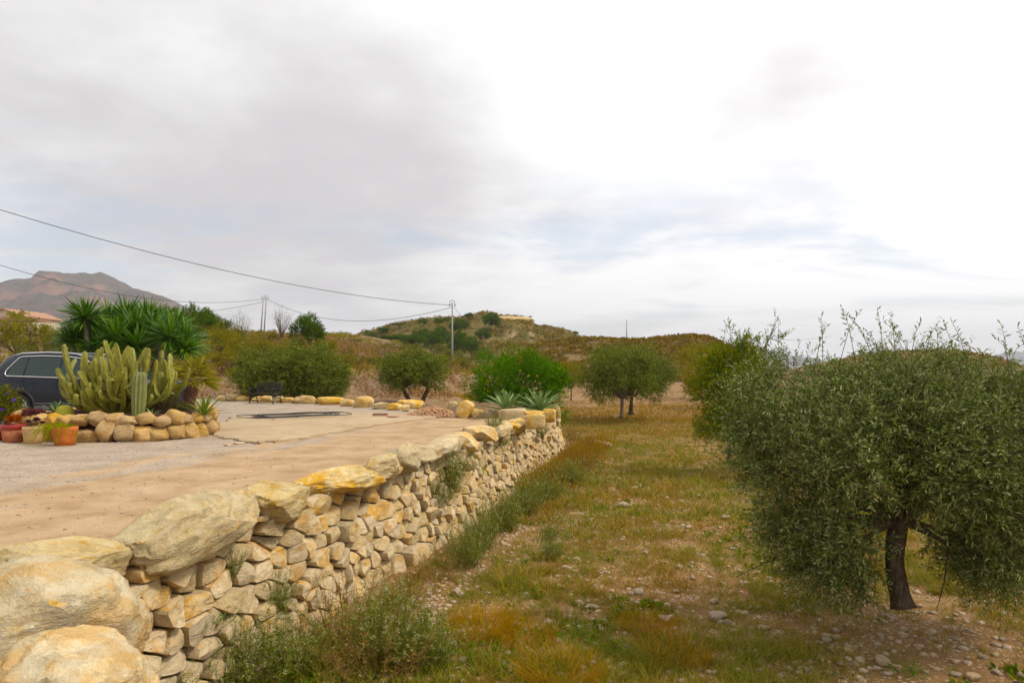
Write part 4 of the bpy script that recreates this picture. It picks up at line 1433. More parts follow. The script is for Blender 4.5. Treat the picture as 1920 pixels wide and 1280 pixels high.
def make_scrub():
    rng = np.random.default_rng(99)
    # low scrub over the hills
    P, S = [], []
    for (f, x0, x1, y0, y1, n) in ((ridge, -4, 68, 92, 140, 5200), (knoll, -80, 60, 128, 222, 7500), (ridge2, 62, 185, 122, 176, 2600)):
        x = rng.uniform(x0, x1, n); y = rng.uniform(y0, y1, n)
        z = f(x, y); g = G(x, y)
        k = (z > g + 0.1) & (n2(x, y, 0.12, 7) > -0.35)
        P.append(np.stack([x, y, z], 1)[k]); S.append(rng.uniform(0.35, 0.95, k.sum()))
    P = np.concatenate(P); S = np.concatenate(S)
    nl = 10
    d = nrmz(rng.normal(size=(len(P) * nl, 3))); d[:, 2] = np.abs(d[:, 2])
    Q = np.repeat(P, nl, 0) + d * np.repeat(S, nl)[:, None] * np.array([0.8, 0.8, 0.45])
    V, Fc = leaf_quads(Q - d * 0.1, d + rng.normal(size=d.shape) * 0.5, np.repeat(S, nl) * 0.6, np.repeat(S, nl) * 0.45, rng)
    tag(kind(link('hill_scrub', mesh('hill_scrub', V, Fc, False), m_hillscrub), 'stuff'), 'low brown and olive scrub covering the distant hills', 'scrub')
    # dry brush on the banks behind the yard
    n = 7500
    x = rng.uniform(-42, 3, n); y = rng.uniform(30, 95, n)
    k = (G(x, y) > -0.35) & (np.abs(x / y) < 0.85) & (n2(x, y, 0.22, 17) > -0.45) & (y > np.interp(x, [-42, -13, -5, 3], [32.5, 31.5, 33, 40]))
    x, y = x[k], y[k]
    P = np.stack([x, y, G(x, y)], 1)
    S = rng.uniform(0.18, 0.6, len(P)) * (1 + 0.5 * sm(50, 90, y))
    nl = 15
    d = nrmz(rng.normal(size=(len(P) * nl, 3))); d[:, 2] = np.abs(d[:, 2]) + 0.2
    Q = np.repeat(P, nl, 0) + d * np.repeat(S, nl)[:, None] * rng.uniform(0.1, 0.9, (len(d), 1))
    V, Fc = leaf_quads(Q, d + rng.normal(size=d.shape) * 0.5, np.repeat(S, nl) * 0.42, np.repeat(S, nl) * 0.12, rng)
    tag(kind(link('dry_scrub', mesh('dry_scrub', V, Fc, False), m_dry), 'stuff'), 'dry reddish brown brush on the earth banks behind the yard', 'scrub')
    n = 6500
    x = rng.uniform(-60, 3, n); y = rng.uniform(33, 118, n)
    k = (G(x, y) > 0.6) & (n2(x, y, 0.16, 27) > -0.15)
    x, y = x[k], y[k]
    V, Fc = tufts(np.stack([x, y, G(x, y) - 0.03], 1), 12, rng.uniform(0.3, 0.8, len(x)), 0.06, rng, spread=0.3, lean=0.5, fine=False)
    tag(kind(link('bank_grass', mesh('bank_grass', V, Fc, False), m_almond), 'stuff'), 'yellow-green grass tufts on the slopes behind the yard', 'grass')


make_scrub()


def make_pebbles():
    rng = np.random.default_rng(31)
    base, bf = ico(1)
    VAR = []
    for k in range(10):
        V, _ = rock_v(60 + k, (1, 0.85, 0.6), sub=1, cuts=5, boxy=0.4, rough=0.08)
        VAR.append(V)
    def scat(name, x, y, z, s, mat, label, cat):
        n = len(x)
        vi = rng.integers(0, 10, n)
        B = np.stack(VAR)[vi]
        a = rng.uniform(0, 6.28, n)
        ca, sa = np.cos(a)[:, None], np.sin(a)[:, None]
        X = (B[:, :, 0] * ca - B[:, :, 1] * sa); Y = (B[:, :, 0] * sa + B[:, :, 1] * ca)
        V = np.stack([X, Y, B[:, :, 2]], -1) * s[:, None, None] + np.stack([x, y, z], 1)[:, None]
        m = B.shape[1]
        Fc = (bf[None] + (np.arange(n) * m)[:, None, None]).reshape(-1, 3)
        tag(kind(link(name, mesh(name, V.reshape(-1, 3), Fc, True), mat), 'stuff'), label, cat)
    x, y = field_pts(19000, 5.0, 34, rng, 1.4, 0.80, 0.1)
    d = n2(x, y, 0.7, 201) * 0.5 + 0.5 * n2(x, y, 2.3, 202, 2)
    strip = np.exp(-((x - (WA + WB * y + 1.25)) / 0.3) ** 2) * sm(6, 7.5, y) * sm(13, 10.5, y)
    bare = sm(2.3, 0.7, np.hypot((x - 4.3) / 1.3, (y - 6.6)))
    k = rng.random(len(x)) < np.clip(0.30 + 0.8 * d + 0.9 * strip + 0.12 * bare, 0.05, 1)
    x, y = x[k], y[k]
    s = 0.022 + 0.085 * rng.random(len(x)) ** 3.2
    scat('field_pebbles', x, y, G(x, y) + s * 0.05, s, m_fieldstone, 'small pale stones and gravel scattered over the field', 'pebbles')
    # yard gravel
    n = 3200
    y = (4.5 ** -0.4 + rng.random(n) * (26 ** -0.4 - 4.5 ** -0.4)) ** (1 / -0.4)
    x = WA + WB * y - 0.1 - rng.random(n) ** 0.8 * (y * 0.85 + 0.5)
    k = np.hypot((x + 9.2) / 2.3, (y - 14.2) / 1.9) > 1.0
    x, y = x[k], y[k]
    s = 0.009 + 0.032 * rng.random(len(x)) ** 4
    scat('yard_pebbles', x, y, yard_z(x, y) + s * 0.15, s, m_fieldstone, 'loose gravel chips lying on the sandy yard', 'pebbles')
    # rubble heap of crushed red tile by the far corner
    c = at(808, 782, CH / ((782 - HZ) / F))
    n = 1500
    a = rng.uniform(0, 6.28, n); q = np.sqrt(rng.random(n))
    x = c.x + np.cos(a) * q * 0.85; y = c.y + 0.5 + np.sin(a) * q * 0.75
    s = rng.uniform(0.025, 0.08, n)
    z = 0.26 * np.clip(1 - q ** 1.4, 0, 1) + 0.01
    scat('rubble_heap', x, y, z, s, stonemat('brick_rubble', (0.38, 0.22, 0.13), (0.38, 0.18, 0.10), (0.50, 0.35, 0.24), 0.4, 5.0), 'low heap of pinkish crushed rubble in front of the corner rocks', 'rubble')


make_pebbles()

# ------------------------------------------------------------------ the yard's things
def yard_at(px, py):
    z = 0.0
    for _ in range(6):
        Y = (CH - z) * F / (py - HZ)
        x = (px - 960) / F * Y
        z = float(yard_z(x, Y))
    return Vector((x, Y, z))


def field_at(px, py):
    z = -1.4
    for _ in range(8):
        Y = (CH - z) * F / (py - HZ)
        x = (px - 960) / F * Y
        z = float(G(np.array([x]), np.array([Y]))[0])
    return Vector((x, Y, z))


def blade(L, W, rise, curl, fold=0.25, n=7, thick=0.0):
    """one sword leaf growing along +x, tip curling; returns V, F"""
    V, Fc = [], []
    for i in range(n):
        t = i / (n - 1)
        w = W * (math.sin(math.pi * min(1, 0.22 + 0.78 * t)) ** 0.8 if t < 1 else 0.0) * 0.5 + (0.002 if t < 1 else 0)
        if i == 0:
            w = W * 0.42
        x = L * t * math.cos(rise) + 0
        z = L * t * math.sin(rise) - curl * L * t * t
        V += [(x, -w, z + fold * w), (x, 0, z - thick * (1 - t)), (x, w, z + fold * w)]
    for i in range(n - 1):
        for q in (0, 1):
            a = i * 3 + q
            Fc.append((a, a + 1, a + 4, a + 3))
    return V, Fc


# --- stone ring planter
PC = np.array([-8.32, 14.08]); PR = np.array([1.92, 1.42])
pz = float(yard_z(PC[0], PC[1]))
planter = thing('stone_planter', 'oval raised planter of stacked golden limestone filled with cacti', 'planter', loc=(PC[0], PC[1], pz), rz=R(-10))
PM = [rock_mesh('planter_stone_%d' % k, 610 + k, (1, 1, 1), sub=3, cuts=14, boxy=0.4, rough=0.09, lo=0.55, hi=0.85, fr=2.2) for k in range(12)]
rngP = np.random.default_rng(8)


def ring(n, z, w, h, dep, off, jit):
    for i in range(n):
        a = (i + off + rngP.normal() * 0.12) / n * 2 * math.pi
        x, y = PC[0] * 0 + math.cos(a) * PR[0], math.sin(a) * PR[1]
        ww = w * rngP.uniform(0.85, 1.25); hh = h * rngP.uniform(1 - jit, 1 + jit)
        ta = math.atan2(math.cos(a) * PR[1], -math.sin(a) * PR[0])
        link('stone', PM[rngP.integers(0, 12)], m_planter, planter, loc=(x, y, z + hh / 2 + rngP.normal() * 0.015),
             rot=(rngP.normal() * 0.12, rngP.normal() * 0.18, ta + rngP.normal() * 0.12 + (math.pi if rngP.random() < 0.5 else 0)), scale=(ww, dep, hh))


ring(33, -0.08, 0.40, 0.44, 0.42, 0.0, 0.2)
ring(40, 0.28, 0.34, 0.25, 0.36, 0.4, 0.3)
a = np.linspace(0, 2 * math.pi, 48, endpoint=False)
V = [(0, 0, 0.50)]
Fc = []
for r, z in ((0.35, 0.50), (0.7, 0.49), (0.93, 0.46), (0.93, 0.1)):
    V += [(math.cos(t) * PR[0] * r, math.sin(t) * PR[1] * r, z + 0.02 * math.sin(5 * t + r * 9)) for t in a]
for i in range(48):
    Fc.append((0, 1 + i, 1 + (i + 1) % 48))
    for r in range(3):
        Fc.append((1 + r * 48 + i, 1 + (r + 1) * 48 + i, 1 + (r + 1) * 48 + (i + 1) % 48, 1 + r * 48 + (i + 1) % 48))
link('mulch', mesh('mulch', V, Fc), m_mulch, planter)
PT = pz + 0.47


def bez(a, b, c, n=9):
    t = np.linspace(0, 1, n)[:, None]
    return (1 - t) ** 2 * np.array(a) + 2 * (1 - t) * t * np.array(b) + t ** 2 * np.array(c)


# --- candelabra cactus
cb = at(219, 772, 13.75)
cact = thing('candelabra_cactus', 'many-armed yellow-green candelabra cactus in the middle of the stone planter', 'cactus', loc=(cb.x, cb.y, PT - 0.05))
rngC = np.random.default_rng(18)


def arm(P, r, parent=cact):
    n = len(P)
    rad = np.full(n, r) * (1 + 0.07 * np.sin(np.arange(n) * 2.1))
    rad[0] *= 0.75
    P = np.concatenate([P, P[-1:] + (P[-1:] - P[-2:-1]) * 0.25]); rad = np.append(rad, r * 0.45)
    mb = MB(); mb.tube(P, rad, 10, star=0.22)
    me = sharp(mb.mesh('arm'), 50)
    o = link('arm', me, m_cactus, parent)
    return o


def sub_arms(P, r, par, n):
    for _ in range(n):
        k = rngC.integers(4, 8)
        b = P[k]
        dd = rngC.normal(size=3); dd[2] = 0; dd = dd / np.linalg.norm(dd)
        q = rngC.uniform(0.10, 0.24); h = rngC.uniform(0.14, 0.48)
        P2 = bez(b, b + dd * q * 1.3 + np.array([0, 0, -0.03]), b + dd * q * rngC.uniform(0.9, 1.5) + np.array([0, 0, h]), 8)
        top = P2[-1][2]
        if top > 1.62:
            P2[:, 2] -= (top - 1.62) * np.linspace(0, 1, 8)
        arm(P2, r * rngC.uniform(0.75, 0.95), cact)


for k in range(48):
    az = k * 2.399963 + rngC.normal() * 0.25
    if k < 19:
        ro, h = rngC.uniform(0.95, 1.30), rngC.uniform(0.75, 1.42)
    elif k < 36:
        ro, h = rngC.uniform(0.50, 0.92), rngC.uniform(0.7, 1.4)
    else:
        ro, h = rngC.uniform(0.12, 0.45), rngC.uniform(1.15, 1.52)
    dx, dy = math.cos(az), math.sin(az) * 0.72
    b0 = np.array([dx * 0.12, dy * 0.12, 0.0])
    sw = rngC.normal(size=2) * 0.12
    e = np.array([dx * ro + sw[0], dy * ro + sw[1], h])
    m = np.array([dx * ro * rngC.uniform(0.75, 1.2) - sw[0], dy * ro * 0.9 - sw[1], h * rngC.uniform(0.05, 0.38)])
    P = bez(b0, m, e, 12)
    arm(P, rngC.uniform(0.036, 0.048))
    sub_arms(P, 0.044, cact, int(rngC.integers(1, 4)))

# --- smaller plants of the planter
col = at(259, 776, 13.0)
mb = MB(); zz = np.linspace(0, 0.92, 14)
mb.tube(np.stack([zz * 0.04, zz * 0, zz], 1), 0.108 * np.clip(0.82 + 0.3 * np.sin(zz * 2.6), 0.7, 1.1) * np.sqrt(np.clip((0.97 - zz) / 0.14, 0.05, 1)), 22, star=0.14)
tag(mb.build('column_cactus', m_column, None, smooth=False, loc=(col.x, col.y, PT - 0.06)), 'single pale ribbed column cactus at the front of the candelabra cactus', 'cactus')

bc = at(121, 772, 13.2)
mb = MB()
prof = np.array([(math.cos(t) ** 0.8 * 0.16 if t < 1.55 else 0.01, math.sin(t) * 0.2) for t in np.linspace(-0.5, 1.56, 12)])
mb.tube(np.stack([prof[:, 0] * 0, prof[:, 0] * 0, prof[:, 1]], 1), np.maximum(prof[:, 0], 0.006), 40, star=0.06)
tag(mb.build('barrel_cactus', plain('barrel_cactus_skin', (0.36, 0.33, 0.025), 0.7, 0, 0.2, 0.3, 40.0), None, loc=(bc.x, bc.y, PT)), 'round golden barrel cactus at the left of the stone planter', 'cactus')


def rosette(name, label, cat, loc, n, L, W, mat, seed, rise=(0.15, 1.35), curl=0.18, fold=0.3, parts=True, scale=1.0, thick=0.0):
    rng = np.random.default_rng(seed)
    t = thing(name, label, cat, loc=loc)
    ms = []
    for k in range(4):
        V, Fc = blade(L, W, 0.0, curl * (0.5 + 0.4 * k), fold, 7, thick)
        ms.append(mesh('leaf_blade', V, Fc))
        ms[-1].materials.append(mat)
    for i in range(n):
        f = i / (n - 1)
        az = i * 2.399963
        rs = rise[0] + (rise[1] - rise[0]) * f ** 0.9 + rng.normal() * 0.06
        s = scale * (1 - 0.35 * f * f) * rng.uniform(0.85, 1.1)
        link('leaf', ms[rng.integers(0, 4)], None, t, loc=(math.cos(az) * 0.03 * (1 - f), math.sin(az) * 0.03 * (1 - f), 0.02 + 0.10 * f * L),
             rot=(rng.normal() * 0.15, -rs, az), scale=s)
    return t


p = at(105, 770, 13.6)
rosette('aloe', 'thin spiky aloe behind the golden barrel cactus', 'plant', (p.x, p.y, PT - 0.03), 16, 0.38, 0.035, m_agave, 31, (0.5, 1.4), 0.1)
p = at(283, 772, 13.3)
rosette('aloe', 'small pale aloe beside the foot of the column cactus', 'plant', (p.x, p.y, PT - 0.04), 14, 0.20, 0.035, m_agave, 32, (0.3, 1.3), 0.2)
p = at(383, 768, 13.7)
rosette('aloe', 'spiky light green aloe at the right end of the stone planter', 'plant', (p.x, p.y, PT - 0.06), 30, 0.55, 0.045, leafmat('aloe_leaf', [(0.12, 0.18, 0.03), (0.18, 0.24, 0.05)], 0.1), 33, (0.25, 1.45), 0.12)
p = at(322, 730, 15.3)
rosette('agave', 'blue-green agave behind the right side of the candelabra cactus', 'agave', (p.x, p.y, PT + 0.0), 22, 0.50, 0.075, leafmat('agave_blue', [(0.10, 0.15, 0.12), (0.15, 0.20, 0.16)], 0.08), 34, (0.2, 1.4), 0.1)
p = at(185, 783, 12.75)
rosette('dry_aloe', 'brown withered spiky plant at the front rim of the stone planter', 'plant', (p.x, p.y, PT - 0.03), 12, 0.22, 0.03, m_dry, 35, (0.4, 1.4), 0.1)
for (px, py, Y, w, h, lab, sd) in ((325, 772, 13.9, 0.75, 0.36, 'low dark heathery shrub between the column cactus and the fan palm', 1), (62, 775, 13.0, 0.42, 0.16, 'small purple-brown succulent mat at the left end of the planter', 2)):
    p = at(px, py, Y)
    rng = np.random.default_rng(140 + sd)
    cl = ell_clumps((0, 0, h * 0.45), (w * 0.45, w * 0.4, h * 0.42), 26, h * 0.28, rng, zmin=-1)
    V, Fc, _ = crown_parts(cl, (0, 0, 0), 900, h * 0.28, 7, 0.035, 0.010, rng, up=0.5)
    t = thing('low_shrub', lab, 'shrub', loc=(p.x, p.y, PT - 0.03))
    link('foliage', mesh('foliage', V, Fc, False), leafmat('heath_leaf%d' % sd, [(0.05, 0.045, 0.02), (0.085, 0.075, 0.03), (0.11, 0.07, 0.04)] if sd == 1 else [(0.12, 0.04, 0.04), (0.18, 0.07, 0.06)], 0.1), t)

# --- fan palm
p = at(352, 752, 14.95)
palm = thing('fan_palm', 'small fan palm with yellowing fronds right of the candelabra cactus', 'palm', loc=(p.x, p.y, PT - 0.1))
mb = MB(); mb.tube([(0, 0, 0), (0.02, 0, 0.25), (0.08, 0, 0.5), (0.15, 0, 0.74)], [0.15, 0.13, 0.14, 0.10], 10)
mb.build('trunk', plain('palm_trunk', (0.16, 0.08, 0.06), 0.95, 0, 0.1, 0.5, 30.0), palm)
rng = np.random.default_rng(3)
for k in range(20):
    az = k * 2.4; el = rng.uniform(-0.5, 1.4)
    d = np.array([math.cos(az) * math.cos(el), math.sin(az) * math.cos(el), math.sin(el)])
    hub = np.array([0.15, 0, 0.78]) + d * 0.22
    n = 22
    sd = nrmz(np.cross(d, [0, 0, 1.0])[None])[0]
    an = np.linspace(-1.75, 1.75, n)
    D = np.outer(np.cos(an), d) + np.outer(np.sin(an), sd) + rng.normal(size=(n, 3)) * 0.08
    V1, F1 = leaf_quads(np.repeat(hub[None], n, 0), D, rng.uniform(0.36, 0.54, n), 0.030, rng, 0.12)
    V0 = np.concatenate([V1, [[0.15, 0, 0.72], [0.15, 0.012, 0.72], hub]])
    Fc = [tuple(f) for f in F1] + [(len(V1), len(V1) + 1, len(V1) + 2)]
    link('frond', mesh('frond', V0, Fc, False), m_palm, palm)

# --- yucca behind the car
yb = Vector((-12.4, 21.0, 0.05))
yucca = thing('yucca', 'tall clump of yucca with sword-leaf heads behind the car and cactus', 'yucca', loc=yb)
rng = np.random.default_rng(71)
heads = [(160, 596, 20.4, 1.0), (236, 598, 21.5, 1.0), (276, 600, 21.8, 0.98), (218, 636, 20.2, 1.0), (258, 650, 20.0, 0.9), (316, 634, 20.3, 1.0), (352, 640, 20.9, 0.95),
         (190, 628, 21.2, 0.95), (300, 608, 22.0, 0.9), (135, 640, 20.9, 0.9), (345, 655, 20.2, 0.7), (180, 655, 20.6, 0.8), (205, 606, 21.6, 1.0), (255, 618, 20.8, 1.0), (290, 625, 21.0, 1.0), (330, 612, 21.9, 0.9), (150, 622, 21.3, 0.9), (235, 640, 20.9, 1.0)]
for (px, py, Y, s) in heads:
    c = np.array(at(px, py, Y)) - np.array(yb)
    n = 230
    az = rng.uniform(0, 6.283, n); el = np.arcsin(rng.uniform(-0.62, 1.0, n))
    D = np.stack([np.cos(az) * np.cos(el), np.sin(az) * np.cos(el), np.sin(el)], 1)
    B = c + D * 0.05 + np.array([0, 0, 1]) * (rng.random((n, 1)) * 0.12 - 0.08)
    L = 0.86 * s * rng.uniform(0.75, 1.1, n)
    S = nrmz(np.cross(D, np.array([0, 0, 1.0]) + rng.normal(size=(n, 3)) * 0.3)) * 0.029
    m1 = B + D * (L * 0.5)[:, None]; tip = B + D * L[:, None]; tip[:, 2] -= L * 0.10 * np.cos(el)
    V = np.stack([B - S * 0.6, B + S * 0.6, m1 + S, m1 - S, tip], 1).reshape(-1, 3)
    b = np.arange(n)[:, None] * 5
    Fc = np.stack([b + np.array([[0, 1, 2]]), b + np.array([[0, 2, 3]]), b + np.array([[3, 2, 4]])], 1).reshape(-1, 3)
    hd = link('leaf_head', mesh('leaf_head', V, Fc, False), m_yucca, yucca)
    mb = MB()
    q = np.array([c[0] * 0.35 + rng.normal() * 0.1, c[1] * 0.35 + rng.normal() * 0.1, -0.1])
    mb.tube(bez(q, (q + c) / 2 + np.array([c[0] * 0.25, c[1] * 0.2, -0.1]), c, 8), np.linspace(0.11, 0.06, 8), 8)
    mb.build('trunk', m_barkpale, yucca)

# --- flowering plant at the very left
p = yard_at(-16, 822)
t = thing('lavender_bush', 'leafy bush with violet flowers at the left edge behind the pots', 'bush', loc=(p.x - 0.12, p.y + 0.55, p.z))
rng = np.random.default_rng(9)
cl = ell_clumps((0, 0, 0.52), (0.20, 0.22, 0.42), 30, 0.11, rng, zmin=-1)
V, Fc, _ = crown_parts(cl, (0, 0, 0.3), 700, 0.16, 8, 0.06, 0.018, rng, up=0.4)
link('foliage', mesh('foliage', V, Fc, False), m_shrub, t)
for k in range(7):
    P = cl[rng.integers(0, 30), :3] + rng.normal(size=3) * 0.12 + np.array([0.05, -0.1, 0.15])
    V, Fc = leaf_quads(np.repeat(P[None], 9, 0), rng.normal(size=(9, 3)), 0.05, 0.03, rng)
    link('flower', mesh('flower', V, Fc, False), bpy.data.materials.get('violet_flower') or leafmat('violet_flower', [(0.20, 0.07, 0.5), (0.28, 0.12, 0.6)], 0.3), t)

# --- flower pots
def pot(px, py, w, h, label, cols, rim, plantdef, flare=0.78):
    p = yard_at(px, py)
    t = thing('flower_pot', label, 'flower pot', loc=(p.x, p.y, p.z - 0.005), group='flower pots beside the stone planter')
    R1 = w / 2; R0 = R1 * flare
    mb = MB()
    if rim:
        mb.lathe([(R0, 0), (R0 + (R1 - R0) * 0.72, h * 0.74), (R1 * 0.93, h * 0.745), (R1 * 0.90, h * 0.745)], k=28)
        mb.build('body', cols[0], t, fix=True)
        mb = MB(); mb.lathe([(R1 * 0.94, h * 0.72), (R1, h * 0.74), (R1 * 1.0, h * 0.97), (R1 * 0.97, h), (R1 * 0.88, h), (R1 * 0.86, h * 0.86), (0.01, h * 0.86)], k=28)
        mb.build('rim', cols[1], t, fix=True)
    else:
        mb.lathe([(R0, 0), (R0 + (R1 - R0) * 0.3, h * 0.35), (R1 * 0.99, h * 0.85), (R1, h * 0.97), (R1 * 0.95, h), (R1 * 0.88, h), (R1 * 0.85, h * 0.88), (0.01, h * 0.88)], k=28)
        mb.build('body', cols[0], t, fix=True)
    mb = MB(); mb.lathe([(R1 * 0.84, h * 0.80), (R1 * 0.84, h * 0.885), (0.01, h * 0.90)], k=20)
    mb.build('soil', m_core, t)
    return p, t


terra = plain('terracotta', (0.40, 0.15, 0.07), 0.85, 0, 0.15, 0.35, 9.0)
terrap = plain('pale_terracotta', (0.50, 0.31, 0.15), 0.85, 0, 0.15, 0.25, 6.0)
orange = plain('orange_clay', (0.50, 0.13, 0.025), 0.7, 0, 0.25, 0.2, 7.0)
redg = plain('red_glaze', (0.28, 0.018, 0.015), 0.4, 0, 0.5, 0.2, 6.0)
pot(-4, 824, 0.36, 0.20, 'dark red glazed low pot cut by the left edge of the picture', (redg,), False, None)
pA, tA = pot(25, 828, 0.40, 0.33, 'terracotta pot with a bright red rim, second from the left', (terra, redg), True, None)
pB, tB = pot(62, 831, 0.34, 0.32, 'pale tan clay pot holding dark purple succulents', (terrap,), False, None, 0.82)
pD, tD = pot(122, 834, 0.42, 0.34, 'orange clay pot with trailing feathery fern', (orange,), False, None, 0.76)
rng = np.random.default_rng(44)
# red kalanchoe
t = thing('potted_succulent', 'rusty red leafy succulent growing in the red-rimmed pot', 'plant', loc=(pA.x, pA.y, pA.z + 0.27))
cl = ell_clumps((0, 0, 0.13), (0.13, 0.13, 0.10), 24, 0.045, rng)
V, Fc, _ = crown_parts(cl, (0, 0, 0), 220, 0.05, 6, 0.03, 0.014, rng, up=0.6)
link('leaves', mesh('leaves', V, Fc, False), leafmat('red_succulent', [(0.26, 0.05, 0.02), (0.38, 0.09, 0.03), (0.2, 0.09, 0.03)], 0.2), t)
# purple aeoniums
m_aeo = leafmat('purple_aeonium', [(0.045, 0.012, 0.02), (0.08, 0.02, 0.03), (0.11, 0.05, 0.04)], 0.05, 0.35, 0.5)
t = thing('aeonium', 'dark purple rosette succulent growing in the pale tan pot', 'plant', loc=(pB.x, pB.y, pB.z + 0.27))
for (dx, dy, dz, s) in ((-0.07, -0.02, 0.13, 0.075), (0.08, -0.03, 0.15, 0.10), (0.02, 0.06, 0.17, 0.08), (0.13, 0.05, 0.10, 0.07)):
    n = 30
    f = np.linspace(0, 1, n); az = np.arange(n) * 2.4
    el = 0.1 + 1.2 * f
    D = np.stack([np.cos(az) * np.cos(el), np.sin(az) * np.cos(el), np.sin(el)], 1)
    V, Fc = leaf_quads(np.repeat(np.array([[dx, dy, dz]]), n, 0), D, s * (1 - 0.4 * f), 0.05, rng, up=np.array([0, 0, 1.0]))
    o = link('rosette', mesh('rosette', V, Fc, False), m_aeo, t)
    mb = MB(); mb.tube([(dx * 0.3, dy * 0.3, -0.01), (dx * 0.8, dy * 0.8, dz * 0.6), (dx, dy, dz)], 0.012, 6); mb.build('stem', m_twig, o)
# asparagus fern
t = thing('asparagus_fern', 'trailing yellow-green asparagus fern spilling over the orange pot', 'plant', loc=(pD.x, pD.y, pD.z + 0.30))
PP, DD = [], []
for k in range(74):
    az = rng.uniform(0, 6.283)
    dirx = np.array([math.cos(az) - 0.40, math.sin(az) * 0.8 - 0.35, 0])
    L = rng.uniform(0.22, 0.52)
    P = bez((0, 0, 0), dirx * L * 0.7 + np.array([0, 0, 0.16]), dirx * L + np.array([0, 0, rng.uniform(-0.36, 0.06)]), 26)
    T = np.gradient(P, axis=0)
    for i in range(2, 26):
        for _ in range(3):
            PP.append(P[i]); DD.append(nrmz(rng.normal(size=(1, 3)))[0] + nrmz(T[i][None])[0] * 0.4)
V, Fc = leaf_quads(np.array(PP), np.array(DD), 0.034 * rng.uniform(0.6, 1.2, len(PP)), 0.007, rng)
link('fronds', mesh('fronds', V, Fc, False), leafmat('fern_leaf', [(0.16, 0.20, 0.015), (0.25, 0.28, 0.025), (0.33, 0.30, 0.04)], 0.35), t)


